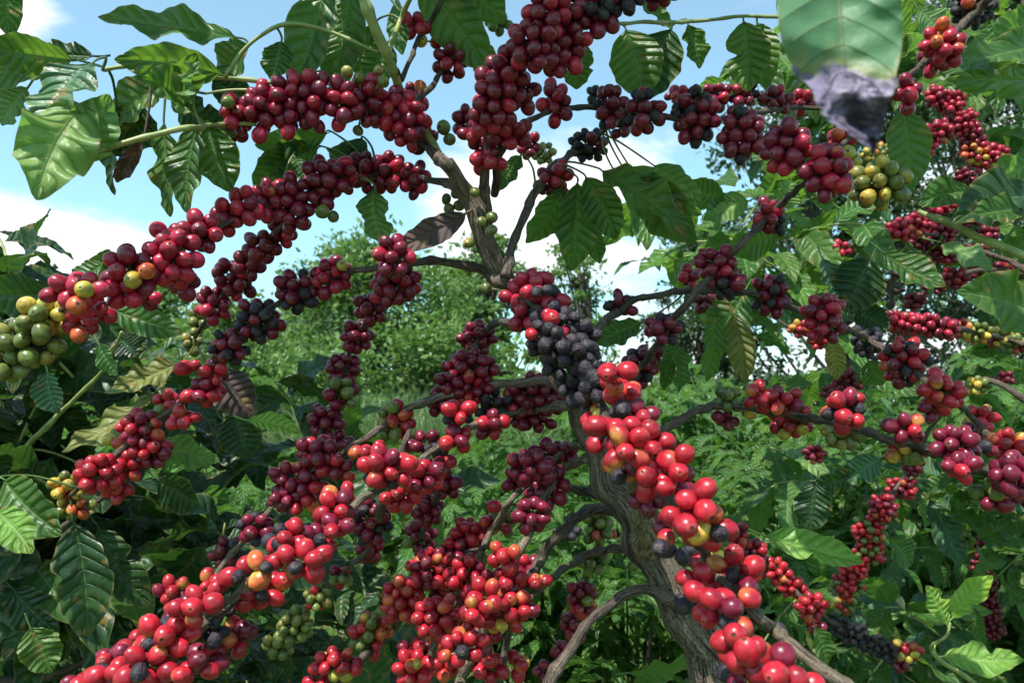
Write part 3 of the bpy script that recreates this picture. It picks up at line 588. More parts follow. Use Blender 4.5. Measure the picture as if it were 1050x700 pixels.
# hand placed leaves: kind, base x y, tip x y, width px, depth base, depth tip, roll, bend, wave
LV = """
leaf 250 40 100 14 40 .76 .72 .7 .05 .03
leaf 232 78 118 62 34 .71 .66 .5 .08 .03
leaf 125 70 200 60 34 .72 .74 -.5 .05 .03
leaf_blue 98 62 38 128 62 .62 .58 .3 .12 .06
leaf_pale 92 105 38 200 62 .60 .55 .5 .12 .08
leaf_pale 62 172 112 98 44 .59 .60 -.5 -.1 .09
leaf 10 -30 11 40 22 .7 .7 .6 .05 .03
leaf 80 62 -20 48 34 .72 .7 .6 .05 .03
leaf 60 70 -30 80 46 .74 .72 -.4 .05 .03
leaf_pale 30 88 0 128 40 .75 .75 .3 .08 .05
leaf_dark 100 58 30 52 26 .76 .76 .4 .05 .03
leaf 258 44 222 84 42 .77 .80 .2 .08 .04
leaf 289 40 278 82 34 .77 .77 .2 .05 .04
leaf 178 82 110 130 44 .72 .72 .3 .1 .03
leaf 175 92 200 60 22 .70 .64 .9 .1 .08
leaf 192 112 150 80 26 .68 .62 1.0 .1 .06
leaf_pale 198 108 200 62 18 .66 .62 .8 .15 .1
leaf 168 120 172 222 32 .70 .70 .5 .06 .04
leaf 205 122 190 218 40 .68 .68 -.3 .05 .03
leaf 212 125 236 196 42 .70 .70 .3 .08 .05
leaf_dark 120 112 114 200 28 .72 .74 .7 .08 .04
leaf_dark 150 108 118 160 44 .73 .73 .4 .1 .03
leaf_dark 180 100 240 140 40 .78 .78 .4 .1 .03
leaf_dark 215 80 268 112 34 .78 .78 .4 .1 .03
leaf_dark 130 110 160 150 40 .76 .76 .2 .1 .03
leaf_brown 148 140 118 190 14 .70 .72 .6 .2 .05
leaf 335 -25 300 92 52 .80 .80 .2 .04 .02
leaf 362 -20 342 98 50 .82 .82 -.2 .04 .02
leaf 400 40 378 92 34 .80 .80 .2 .04 .03
leaf 388 20 368 84 30 .82 .84 .2 .04 .03
leaf 425 -25 500 74 50 .84 .84 .3 .05 .02
leaf 470 -40 518 24 40 .84 .84 .3 .05 .02
leaf_pale 406 0 412 56 22 .82 .82 .3 .05 .02
leaf 480 38 512 92 30 .90 .92 .3 .05 .02
leaf 330 150 262 172 34 .84 .84 .3 .1 .05
leaf 335 152 380 176 30 .84 .84 .3 .1 .05
leaf 302 150 262 200 32 .84 .84 .5 .1 .05
leaf_pale 300 160 320 190 20 .82 .82 .5 .1 .05
leaf_dark 372 140 360 175 34 .84 .84 .5 .1 .05
leaf 340 135 260 150 26 .83 .84 .5 .1 .05
leaf_pale 384 190 392 252 34 .80 .82 .6 .1 .06
leaf 536 158 512 194 20 .84 .84 .4 .1 .05
leaf_brown 482 216 408 258 30 .78 .77 .3 -.16 .01
leaf 590 38 592 92 36 .76 .78 .3 .06 .04
leaf 640 27 660 102 52 .84 .84 -.2 .04 .02
leaf_dark 690 26 664 102 50 .86 .86 .2 .04 .02
leaf 648 -6 690 30 22 .86 .86 .5 .05 .03
leaf 705 23 718 70 26 .84 .84 .4 .08 .05
leaf 762 18 766 94 44 .84 .84 -.2 .03 .02
leaf 776 20 786 90 30 .85 .85 .7 .05 .03
leaf 592 182 588 278 42 .86 .88 .2 .05 .03
leaf 598 178 632 246 36 .85 .86 -.3 .06 .03
leaf 578 188 540 250 30 .87 .89 .5 .06 .03
leaf 600 220 616 270 22 .9 .9 .4 .06 .03
leaf 612 172 712 236 38 .88 .84 .4 .14 .06
leaf_pale 628 172 718 222 32 .9 .88 -.5 .16 .06
leaf_yellow 650 178 708 248 24 .89 .86 .5 .10 .06
leaf 640 174 712 250 44 .90 .88 -.5 .10 .05
leaf_pale 668 168 718 214 26 .92 .9 .6 .10 .05
leaf 735 318 726 392 26 .95 .97 .5 .05 .03
leaf_yellow 750 318 764 392 26 .97 .98 -.4 .05 .03
leaf 765 296 728 352 40 1.0 1.0 .4 .05 .03
leaf 692 350 696 404 20 .9 .92 .6 .05 .04
leaf 695 345 680 400 16 .92 .92 .6 .05 .04
leaf 660 330 610 352 24 .95 .95 .6 .05 .04
"""
LVR = """
leaf 925 106 934 196 42 1.0 1.0 .2 .05 .03
leaf_dark 895 262 868 320 52 1.0 1.0 .2 .05 .03
leaf_blue 842 262 868 322 34 1.02 1.0 .4 .05 .03
leaf_dark 875 320 912 336 30 1.04 1.0 .2 .05 .03
leaf 902 256 966 298 34 .98 .95 .3 -.22 .04
leaf_brown 913 264 914 318 20 1.0 1.02 .4 .06 .08
leaf_dark 1075 200 982 224 54 .85 .80 .5 .1 .04
leaf 1048 214 1000 218 30 .80 .78 .6 .1 .05
leaf 1000 198 944 208 34 .86 .84 .4 .1 .05
leaf_pale 1060 165 1000 195 40 .95 .95 .4 .1 .05
leaf 1075 48 970 70 38 1.1 1.0 .4 .06 .03
leaf 1080 85 975 82 34 1.1 1.0 -.3 .06 .03
leaf_pale 1075 15 1010 50 40 1.1 1.1 .4 .06 .05
leaf_pale 940 8 968 40 40 1.2 1.2 .3 .06 .05
leaf 1075 330 985 298 60 1.1 1.05 .3 .06 .05
leaf 890 368 905 395 26 1.0 1.0 .4 .06 .05
leaf 1060 355 1042 395 26 .95 .95 .4 .06 .05
leaf_young 779 547 884 578 34 .86 .84 .35 -.06 .015
leaf_dark 838 492 832 545 34 1.1 1.1 .3 .05 .04
leaf_dark 880 482 832 500 26 1.1 1.1 .3 .05 .04
leaf_blue 905 468 862 492 26 1.1 1.1 .5 .05 .04
leaf_young 972 642 950 600 24 1.2 1.2 .3 .05 .05
leaf_young 974 636 1019 590 24 1.2 1.18 .3 -.08 .05
leaf_young 962 672 1050 678 30 1.2 1.15 .5 -.08 .04
leaf 835 640 848 685 24 1.1 1.1 .4 .05 .04
leaf 910 550 935 580 30 1.3 1.3 .4 .05 .04
leaf_yellow 852 345 858 390 18 1.2 1.2 .4 .05 .04
leaf 640 690 725 672 26 1.0 1.0 .6 .05 .03
leaf_pale 800 215 812 185 30 1.1 1.1 .3 .05 .04
leaf 745 205 700 190 30 1.15 1.15 .3 .05 .04
leaf_pale 770 205 722 225 30 1.15 1.15 .3 .05 .04
leaf_pale 690 265 725 285 26 1.15 1.15 .6 .05 .05
leaf 800 240 745 255 32 1.2 1.2 .4 .05 .04
"""
LVL = """
leaf 2 488 62 548 52 .85 .82 .1 .05 .03
leaf_young -6 522 32 566 36 .80 .76 .1 .05 .04
leaf_dark 74 528 88 654 60 .9 .9 .05 .04 .015
leaf_dark 98 536 152 622 46 .95 .95 .2 .05 .02
leaf 110 316 186 342 30 .9 .9 .2 .05 .03
leaf_dark 65 300 -20 302 44 .9 .9 .4 .05 .03
leaf 108 268 70 298 28 .95 .95 .4 .05 .03
leaf_yellow 188 370 115 400 28 1.0 .95 .5 -.05 .05
leaf_yellow 162 400 68 468 26 1.0 .95 .6 -.15 .05
leaf_pale 150 456 224 472 34 .9 .9 .2 .05 .07
leaf_brown 215 378 258 428 42 1.0 1.0 .2 .05 .03
leaf_young 250 430 308 444 22 .95 .95 .2 .05 .02
leaf_blue 48 378 60 424 36 .9 .9 .2 .05 .02
leaf_pale 100 350 120 385 26 .95 .95 .5 .05 .03
leaf_dark 120 345 140 365 40 1.0 1.0 .4 .05 .03
leaf_dark 240 420 255 470 40 1.0 1.0 .4 .05 .03
leaf_dark 160 490 205 520 44 1.0 1.0 .4 .05 .03
leaf 30 640 52 690 36 .9 .9 .4 .05 .05
leaf_dark 10 600 60 650 40 1.0 1.0 .3 .05 .05
"""
# ---------------------------------------------------------------- packing the cherries
def parse(txt):
    out = []
    for tok in txt.replace('\n', ';').split(';'):
        f = tok.split()
        if len(f) == 6: out.append(tuple(float(a) for a in f[:5]) + (f[5],))
        elif len(f) == 4: out.append(tuple(float(a) for a in f[:3]) + (f[3],))
    return out

BRPTS = []
BD = 0.0150   # cherry diameter in metres
def pack(clusters, singles, size):
    """-> list of dict(c, axis, R, kind, cl)"""
    r = np.random.default_rng(5)
    items = []
    centers = []
    for ci, (x, y, rx, ry, dp, mix) in enumerate(clusters):
        dep = F * size / dp
        centers.append(P(x, y, dep))
        s = 1.0 / dp
        ax, ay = max(rx * s - 0.36, 0.12), max(ry * s - 0.36, 0.12)
        az = max(min(ax, ay) * 0.9, 0.62 if rx > dp * .7 else 0.1)
        pts = []
        for _ in range(700):
            q = r.normal(size=3); q /= np.linalg.norm(q)
            q = q * (r.uniform(0.45, 1.0) ** 0.5)
            q = q * (ax, ay, az)
            if all(np.sum((q - p) ** 2) > (0.65 if dp < 18 else .62) ** 2 for p in pts):
                pts.append(q)
        for k, q in enumerate(pts):
            kk = mix[r.integers(len(mix))]
            if kk == 'O' and r.random() < .35: kk = 'R'
            if kk == 'R' and y < 350: kk = 'C'
            if kk == 'R' and dp > 17.5 and y > 400:
                z = r.random(); kk = 'K' if z < .09 else 'D' if z < .2 else kk
            R = 0.5 * size * r.uniform(0.80, 1.04) * (0.9 if kk == 'K' else 1)
            c = P(x, y, dep) + (RT * q[0] - UP * q[1] + FW * q[2]) * size
            items.append(dict(c=c, kind=kk, R=R, cl=ci, dp=dp, fixed=False))
    C = np.array(centers)
    for (x, y, dp, kk) in singles:
        # a single stands at the front of the nearest cluster
        dep = F * size / dp
        p = P(x, y, dep)
        px = np.array([[c[0], c[1]] for c in clusters])
        ci = int(np.argmin(np.hypot(px[:, 0] - x, px[:, 1] - y)))
        d2 = np.hypot(px[ci, 0] - x, px[ci, 1] - y)
        if d2 < 30:
            dep = np.dot(C[ci] - CAM, FW) - size * 1.1
            p = P(x, y, dep)
            R = 0.5 * dp * dep / F
        else:
            dep = np.dot(C[ci] - CAM, FW); p = P(x, y, dep); R = 0.5 * dp * dep / F
        R = min(R, size * 0.56)
        items.append(dict(c=p, kind=kk, R=R, cl=ci, dp=dp, fixed=True))
    X = np.array([i['c'] for i in items]); X0 = X.copy(); Rr = np.array([i['R'] for i in items])
    fixed = np.array([i['fixed'] for i in items])
    for it in range(14):
        kd = kdtree.KDTree(len(X))
        for i, p in enumerate(X): kd.insert(Vector(p), i)
        kd.balance()
        D = np.zeros_like(X)
        for i, p in enumerate(X):
            for q, j, dist in kd.find_range(Vector(p), Rr[i] * 2.1):
                if j <= i: continue
                need = (Rr[i] + Rr[j]) * 0.93
                if dist < need:
                    v = (X[i] - X[j]) / max(dist, 1e-6) * (need - dist) * 0.5
                    wi, wj = (0.1 if fixed[i] else 1), (0.1 if fixed[j] else 1)
                    D[i] += v * wi; D[j] -= v * wj
        X = X + D * 0.85 + (X0 - X) * (0.06 if it < 11 else 0)
    for i, p in enumerate(X): items[i]['c'] = p
    for i in items:
        ax = i['c'] - C[i['cl']] if not i['fixed'] else -FW * 1.0
        i['axis'] = norm(norm(ax) + r.normal(size=3) * 0.35)
    return items, C

def emit_cherries(tree, items, centers, n_single, n_cluster, label_of=None):
    r = np.random.default_rng(8)
    by = {}
    for i in items: by.setdefault(i['cl'], []).append(i)
    def inframe(p):
        d = np.dot(p - CAM, FW); x = 525 + np.dot(p - CAM, RT) / d * F; y = 350 - np.dot(p - CAM, UP) / d * F
        return x, y, d
    # frontmost first: a crude visibility
    area = {}
    for ci, L in by.items():
        a = 0
        for i in L:
            x, y, d = inframe(i['c'])
            if 0 < x < 1050 and 0 < y < 700: a += i['dp'] ** 2
        area[ci] = a
    order = sorted(by, key=lambda c: -area[c])
    own = set(order[:n_cluster])
    cand = []
    allc = np.array([i['c'] for i in items])
    dd = np.array([inframe(i['c']) for i in items])
    rp = np.array([0.5 * 2 * i['R'] * F / inframe(i['c'])[2] for i in items])
    for k, i in enumerate(items):
        if i['cl'] not in own: continue
        x, y, d = dd[k]
        if not (4 < x < 1046 and 4 < y < 696): continue
        hid = 0
        near = (np.hypot(dd[:, 0] - x, dd[:, 1] - y) < (rp + rp[k]) * 0.62) & (dd[:, 2] < d - 0.003)
        if near.any(): continue
        cand.append((-rp[k], k))
    cand.sort()
    single = set(k for _, k in cand[:n_single])
    index = {id(i): k for k, i in enumerate(items)}
    rest = []
    for ci in by:
        batch = []
        kids = []
        for i in by[ci]:
            hi = i['dp'] >= 15
            g = cherry_geo(i['c'], i['axis'], i['R'], i['kind'], hi, r)
            if index[id(i)] in single: kids.append((i, g))
            else: batch.append(g)
        # the short fruit stalks, drawn together at the node
        for i in by[ci]:
            a = centers[ci]; b = i['c']
            if np.linalg.norm(b - a) < 0.03:
                mid = a * 0.5 + b * 0.5 + r.normal(size=3) * 0.0008
                V, Q, U, T = tube(np.array([a, mid, b]), [0.0012, 0.001, 0.001], 5)
                batch.append((V, Q, T, np.repeat([[0.12, 0.12, 0.04]], len(V), 0), np.zeros(len(V))))
        if ci in own:
            V, Q, T, Cc, D = join_c(batch)
            o = build('cherry_cluster', V, Q, M['cherry'], parent=tree, col=Cc, dry=D, tris=T, origin=centers[ci])
            for i, g in kids:
                build('cherry', g[0], g[1], M['cherry'], parent=o, col=g[3], dry=g[4], tris=g[2], origin=i['c'])
        else:
            rest += batch
    if rest:
        V, Q, T, Cc, D = join_c(rest)
        o = build('cherry_clusters', V, Q, M['cherry'], parent=tree, col=Cc, dry=D, tris=T)
        o['kind'] = 'stuff'

def join_c(batch):
    V = []; Q = []; T = []; C = []; D = []; o = 0
    for v, q, t, c, d in batch:
        V.append(v); Q.append(np.asarray(q) + o); T.append(np.asarray(t) + o); C.append(c); D.append(d); o += len(v)
    return np.concatenate(V), np.concatenate(Q), np.concatenate(T), np.concatenate(C), np.concatenate(D)

# ---------------------------------------------------------------- leaves by hand
SUNUP = norm(UP * 0.75 - FW * 0.6)
def hand_leaves(txt, parent, seed=1):
    r = np.random.default_rng(seed)
    for ln in txt.strip().split('\n'):
        f = ln.split(); k = f[0]
        bx, by_, tx, ty, w, d0, d1, roll, bend, wave = map(float, f[1:11])
        b = P(bx, by_, d0); t = P(tx, ty, d1)
        W = 1.0 * w * (d0 + d1) / 2 / F / max(0.5, math.cos(roll))
        V, Q, U = leaf_mesh(b, t, W, (norm(-FW + UP * 1.1 - RT * .3) if k == 'leaf_young' else -FW), roll=(0 if k == 'leaf_young' else roll * (1 if r.random() < .5 else -1)), bend=bend, fold=r.uniform(0.05, 0.35), wave=wave * 1.5, pucker=r.uniform(.012, .035), r=r,
                            side_curve=r.uniform(-.05, .05), notch=(r.uniform(.3, .6) if r.random() < 0.25 else 0), nv=40, nu=10)
        # the stalk of the leaf
        d = norm(b - t); s = b + d * 0.012 + UP * 0.002
        if BRPTS:
            allp = np.concatenate(BRPTS); q = allp[np.argmin(np.sum((allp - b) ** 2, 1))]
            if np.linalg.norm(q - b) < 0.075: s = q
        cc = catmull(np.array([s, s * .5 + b * .5 + d * .15 * np.linalg.norm(s - b), b, b - d * 0.008]), 5)
        Vt, Qt, Ut, Tt = tube(cc, np.linspace(.0013, .0009, len(cc)), 6)
        mg = merge([(V, Q, U), (Vt, Qt, Ut * 0 + 0.5, Tt)])
        o = build('leaf', mg[0], mg[1], M[k], parent=parent, uv=mg[2], tris=mg[3], origin=b)

def random_twigs(parent, spec, seed, mats, n_own=0, stem_mat='greenstem', hang=0.5, size=(0.10, 0.17), above=False):
    """leafy twigs: a stem with opposite pairs of leaves. spec: list of (x, y, depth)"""
    r = np.random.default_rng(seed)
    leaves = []; stems = []
    for (x, y, d) in spec:
        p = P(x, y, d)
        dirn = norm(np.array([r.normal() * 0.8, r.normal() * 0.5 - 0.2, r.uniform(-0.5, 0.7)]))
        n = r.integers(3, 6); gap = r.uniform(0.035, 0.055)
        L = gap * (n + 1)
        C = np.array([p, p + dirn * L * .5 + np.array([0, 0, 0.01]), p + dirn * L - np.array([0, 0, L * 0.18])])
        Cs = catmull(C, 6)
        if above and max(350 - np.dot(c_ - CAM, UP) / np.dot(c_ - CAM, FW) * F for c_ in Cs) > -14: continue
        stems.append(tube(Cs, np.linspace(0.0024, 0.0013, len(Cs)), 6))
        rolls = r.uniform(0, PI)
        for k in range(n + 1):
            q = Cs[min(len(Cs) - 1, int((k + 0.6) / (n + 1) * len(Cs)))]
            side = norm(np.cross(dirn, [0, 0, 1])) * math.cos(rolls + (k % 2) * PI / 2 * .6) + np.array([0, 0, 1]) * math.sin(rolls + (k % 2) * PI / 2 * .6) * 0.6
            for sg in (-1, 1):
                a = norm(side * sg + dirn * r.uniform(0.2, 0.7) + np.array([0, 0, -hang * r.uniform(0.3, 1.4)]) + r.normal(size=3) * 0.15)
                Ln = r.uniform(*size) * (0.75 if k == n else 1)
                W = Ln * r.uniform(0.33, 0.44)
                hint = norm(np.array([r.normal() * .35, -0.35 + r.normal() * .35, 1.0]))
                g = leaf_mesh(q, q + a * Ln, W, hint, roll=r.normal() * 0.35, bend=r.uniform(0.04, 0.3), fold=r.uniform(.05, .3), wave=r.uniform(.02, .08), pucker=r.uniform(.02, .05), nv=27, nu=6, r=r, stalk=.06,
                              notch=(r.uniform(.3, .6) if r.random() < .12 else 0))
                c = q + a * Ln * .5
                dd = np.dot(c - CAM, FW)
                if dd < 0.55: continue
                if above:
                    S = g[0] - CAM; sd = S @ FW
                    if (350 - (S @ UP) / sd * F).max() > -14: continue
                xx = 525 + np.dot(c - CAM, RT) / dd * F; yy = 350 - np.dot(c - CAM, UP) / dd * F
                vis = (Ln / dd) if (0 < xx < 1050 and 0 < yy < 700) else 0
                leaves.append((vis, mats[r.integers(len(mats))], g, q))
    leaves.sort(key=lambda t: -t[0])
    for vis, m, g, q in leaves[:n_own]:
        build('leaf', g[0], g[1], M[m], parent=parent, uv=g[2], origin=q)
    rest = {}
    for vis, m, g, q in leaves[n_own:]: rest.setdefault(m, []).append(g)
    if rest:
        allg = []; mi = []
        names = list(rest)
        for k, m in enumerate(names):
            for g in rest[m]: allg.append(g); mi += [k] * len(g[1])
        mg = merge(allg)
        o = build('foliage', mg[0], mg[1], M[names[0]], parent=parent, uv=mg[2])
        for m in names[1:]: o.data.materials.append(M[m])
        o.data.polygons.foreach_set('material_index', np.array(mi, np.int32))
        o['kind'] = 'stuff'
    if stems:
        mg = merge(stems)
        o = build('twigs', mg[0], mg[1], M[stem_mat], parent=parent, uv=mg[2], tris=mg[3])
        o['kind'] = 'stuff'
# ================================================================= THE COFFEE TREE
def ground_pt(x, y): return np.array([x, y, 0.0])
tree = empty('coffee_tree', ground_pt(P(800,1500,.8)[0], 0.78), 'coffee tree laden with red, black and green cherries on a bare brown forked trunk', 'coffee tree')
tb = [(x, y, d, w * .87) for x, y, d, w in TRUNK]
V, Q, U, T = px_tube(tb, seg=64, per=22, ridge=0.045, seed=3, knots=26, keep=BRPTS)
SNAP = [(c[0], c[1], F * BD / c[4], max(c[2], c[3], 14)) for c in parse(MAIN)]
build('trunk', V, Q, M['trunk'], parent=tree, uv=U, tris=T)
for k, (nm, mt, pts) in enumerate(BR):
    if pts[0][3] < 1: continue
    V, Q, U, T = px_tube(pts, seg=12, per=10, ridge=0.06 if mt != 'greenstem' else 0.02, seed=10 + k, nodes=0.045 if mt != 'greenstem' else 0.06, snap=SNAP, keep=BRPTS)
    build(nm, V, Q, M[mt], parent=tree, uv=U, tris=T)
items, cen = pack(parse(MAIN), [s for s in parse(SINGLES)], BD)
emit_cherries(tree, items, cen, 100, 100)
hand_leaves(LV, tree, 4)
# the near leaf with the withered tip
# its two margins, row by row: (y, left x, right x, depth)
rows = [(-95, 846, 854, .302), (-88, 832, 868, .300), (-70, 815, 892, .297), (-45, 803, 912, .294), (-15, 797, 922, .291), (20, 798, 926, .288), (45, 802, 925, .286), (60, 808, 923, .286), (68, 812, 921, .2855),
        (76, 814, 919, .285), (86, 828, 919, .285), (96, 836, 915, .285), (108, 839, 911, .2855), (120, 846, 907, .286), (130, 862, 904, .286), (138, 875, 902, .287), (148, 886, 900, .287), (158, 893, 896, .288)]
rw = catmull(np.array(rows, float), 6)
nu_ = 30; r_ = np.random.default_rng(9); V = []; U = []
for i, (y, x0, x1, d) in enumerate(rw):
    v = i / (len(rw) - 1); dead = min(1, max(0, (y - 66) / 40))
    for k in range(nu_ + 1):
        u = k / nu_; s = 2 * u - 1
        jag = (math.sin(y * .9 + s * 5) + .7 * math.sin(y * 2.3)) * 1.6 * dead * abs(s)
        x = x0 + (x1 - x0) * u + jag
        yy = y - 14 * (1 - abs(s)) * 0 + 5 * math.sin(u * 7 + 1) * dead * (.4 if y < 150 else 0)
        z = -.009 * (abs(s) - .15) - .0035 * math.sin(y * .06 + (2 if s > 0 else 0)) * abs(s) + .0022 * mnoise.noise(Vector((x * .03, y * .03, 7))) + .0003 * math.sin((y + abs(s) * 30) * .2)
        q = Vector((x * .045, y * .045, 0)); z += dead * (.0090 * mnoise.noise(q * .8) + .0030 * mnoise.noise(q * 2.0 + Vector((5, 1, 0))) + .0008 * mnoise.noise(q * 5.1))
        x += dead * 5 * mnoise.noise(q * 1.7 + Vector((9, 9, 0)))
        V.append(P(x, yy, d + z)); U.append((u, (y + 95) / 253.0))
V = np.array(V); U = np.array(U)
i, j = np.meshgrid(np.arange(len(rw) - 1), np.arange(nu_), indexing='ij'); a0 = (i * (nu_ + 1) + j).ravel()
Q = np.stack([a0, a0 + 1, a0 + nu_ + 2, a0 + nu_ + 1], 1)
o = build('leaf', V, Q, M['leaf_dead_tip'], parent=tree, uv=U, origin=P(850, -95, .30))
o['label'] = 'large near leaf hanging from above with a withered grey tip'
V, Q, U, T = px_tube([(846,-330,.33,14),(852,-200,.32,12),(850,-88,.30,9)], seg=8)
build('branch', V, Q, M['greenstem'], parent=tree, uv=U, tris=T)
# leaves of the same tree overhead, out of the frame: they shade the top fruit
spec = []
rr = np.random.default_rng(21)
for _ in range(30):
    spec.append((rr.uniform(-300, 1000), rr.uniform(-420, -110), rr.uniform(.6, 1.2)))
random_twigs(tree, spec, 31, ['leaf', 'leaf', 'leaf_dark'], 0, hang=.3, above=True)

# ================================================================= THE NEIGHBOUR ON THE RIGHT
right = empty('coffee_tree', (1.15, 1.55, 0), 'leafy coffee tree behind on the right, with small strings of red cherries', 'coffee tree')
V, Q, U, T = px_tube([(1180,1150,1.5,40),(1130,800,1.5,34),(1100,500,1.5,30),(1080,250,1.5,26),(1060,0,1.5,20),(1050,-200,1.5,14)], seg=20, per=8, ridge=.08, seed=5)
build('trunk', V, Q, M['trunk'], parent=right, uv=U, tris=T)
RB = [
 ('branch', [(1095,500,1.3,8),(1060,420,1.32,7),(1015,390,1.35,6),(1000,398,1.4,4),(960,430,1.5,4),(936,475,1.55,3.5),(906,520,1.48,3.5),(888,560,1.46,3),(866,622,1.46,2.5)]),
 ('branch', [(1085,480,1.3,6),(1040,482,1.5,5),(1008,540,1.9,4),(1012,600,1.9,4),(1020,655,1.9,3)]),
 ('branch', [(640,520,1.2,6),(700,520,1.2,5),(745,540,1.22,5),(780,572,1.22,4.5),(812,602,1.24,4.5),(845,632,1.26,4),(880,652,1.3,4),(925,672,1.3,3)]),
 ('branch', [(1070,290,1.4,7),(1040,270,1.43,6),(1000,256,1.47,5),(960,242,1.47,4),(920,238,1.47,3.5),(862,256,1.47,3)]),
 ('branch', [(1070,285,1.4,8),(1035,278,1.44,7),(990,280,1.45,5),(940,305,1.5,4)]),
 ('branch', [(1090,200,1.45,7),(1050,190,1.5,5),(1020,165,1.5,4),(990,135,1.5,3.5),(960,100,1.52,3)]),
 ('branch', [(1080,362,1.3,6),(1040,350,1.35,5),(990,338,1.3,4.5),(940,332,1.25,4),(900,330,1.25,4),(850,345,1.35,3.5),(815,338,1.38,3),(785,320,1.4,2.5)]),
 ('greenstem', [(1100,285,.78,10),(1050,262,.80,9),(1010,246,.82,8),(970,228,.84,7.5),(942,216,.86,5)]),
 ('greenstem', [(1000,700,1.25,5),(955,668,1.22,4),(970,652,1.2,3),(974,638,1.2,2.5)]),
]
SNAPR = [(c[0], c[1], F * BD / c[4], max(c[2], c[3], 14)) for c in parse(RIGHT)]
for k, (mt, pts) in enumerate(RB):
    V, Q, U, T = px_tube(pts, seg=9, per=8, ridge=.05, seed=60 + k, nodes=.05, keep=BRPTS, snap=SNAPR)
    build('branch', V, Q, M[mt], parent=right, uv=U, tris=T)
items, cen = pack(parse(RIGHT), [], BD)
emit_cherries(right, items, cen, 0, 100)
hand_leaves(LVR, right, 6)
spec = []
rr = np.random.default_rng(41)
for _ in range(58):
    x = rr.uniform(740, 1160); y = rr.uniform(-90, 470)
    if x < 790 and y < 200: continue
    if 820 < x < 1010 and 150 < y < 340 and rr.random() < .8: continue
    if 740 < x < 900 and 300 < y < 410 and rr.random() < .8: continue
    if y > 380 and rr.random() < .4: continue
    spec.append((x, y, rr.uniform(1.75, 2.4) if (x > 800 and y < 400) else rr.uniform(1.5, 2.2)))
for _ in range(14):
    spec.append((rr.uniform(860, 1120), rr.uniform(-40, 200), rr.uniform(1.75, 2.2)))
for _ in range(8):
    spec.append((rr.uniform(730, 800), rr.uniform(200, 300), rr.uniform(1.5, 1.9)))
for _ in range(24):
    spec.append((rr.uniform(720, 1120), rr.uniform(470, 760), rr.uniform(1.5, 2.1)))
random_twigs(right, spec, 43, ['leaf', 'leaf', 'leaf_blue', 'leaf_pale', 'shrub', 'shrub', 'leaf'], 62, hang=.5)

# ================================================================= THE NEIGHBOUR ON THE LEFT
left = empty('coffee_tree', (-1.0, 1.45, 0), 'dark shaded coffee tree with broad glossy leaves at lower left', 'coffee tree')
V, Q, U, T = px_tube([(-60,1200,1.4,34),(-40,900,1.4,32),(-20,650,1.4,26),(-50,450,1.4,20),(-60,300,1.4,12)], seg=20, per=8, ridge=.08, seed=6)
build('trunk', V, Q, M['trunk'], parent=left, uv=U, tris=T)
for k, pts in enumerate([[(-30,560,1.3,10),(10,480,1.1,7),(60,425,1.05,5),(105,380,1.0,3.5),(125,340,.95,3)], [(-30,600,1.3,10),(40,560,1.1,8),(90,520,1.0,6),(140,490,1.0,4)], [(-30,700,1.3,10),(60,690,1.15,8),(150,640,1.2,6),(240,600,1.3,4)]]):
    V, Q, U, T = px_tube(pts, seg=9, per=8, ridge=.05, seed=80 + k, nodes=.05)
    build('branch', V, Q, M['greenstem' if k == 0 else 'branch'], parent=left, uv=U, tris=T)
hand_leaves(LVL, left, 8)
spec = []
rr = np.random.default_rng(51)
for _ in range(95):
    x = rr.uniform(-160, 330); y = rr.uniform(330, 760)
    if x > 230 and y < 470: continue
    if y < 330 + max(0, x - 60) * .35: continue
    spec.append((x, y, rr.uniform(1.05, 2.0)))
for _ in range(10): spec.append((rr.uniform(-120, 30), rr.uniform(300, 340), rr.uniform(1.1, 1.5)))
for _ in range(16): spec.append((rr.uniform(250, 380), rr.uniform(590, 760), rr.uniform(1.5, 1.9)))
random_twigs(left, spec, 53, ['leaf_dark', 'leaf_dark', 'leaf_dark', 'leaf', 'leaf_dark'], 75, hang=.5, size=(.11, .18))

# ================================================================= SHRUBS BEHIND
def spray(r, L=0.55, pairs=8):
    """an arching shoot with opposite drooping leaves"""
    C = np.array([[0, 0, 0], [0, L * .3, L * .33], [0, L * .65, L * .42], [0, L, L * .28]])
    Cs = catmull(C, 6)
    out = [(*tube(Cs, np.linspace(.004, .0015, len(Cs)), 4)[:3], None)]
    for k in range(pairs):
        i = int((k + 1) / (pairs + .3) * (len(Cs) - 1)); q = Cs[i]
        t = norm(Cs[min(i + 1, len(Cs) - 1)] - Cs[max(i - 1, 0)])
        for sg in (-1, 1):
            a = norm(np.array([sg * 1.0, 0, 0]) + t * r.uniform(.2, .6) + np.array([0, 0, -r.uniform(.3, 1.0)]))
            Ln = r.uniform(.13, .19) * (1 - .35 * abs(k / pairs - .4))
            out.append((*leaf_mesh(q, q + a * Ln, Ln * .28, [0, 0, 1], roll=r.normal() * .25, bend=r.uniform(.1, .4), fold=.3, wave=.04, pucker=.06, nv=27, nu=4, r=r, stalk=.04), None))
    return merge(out)
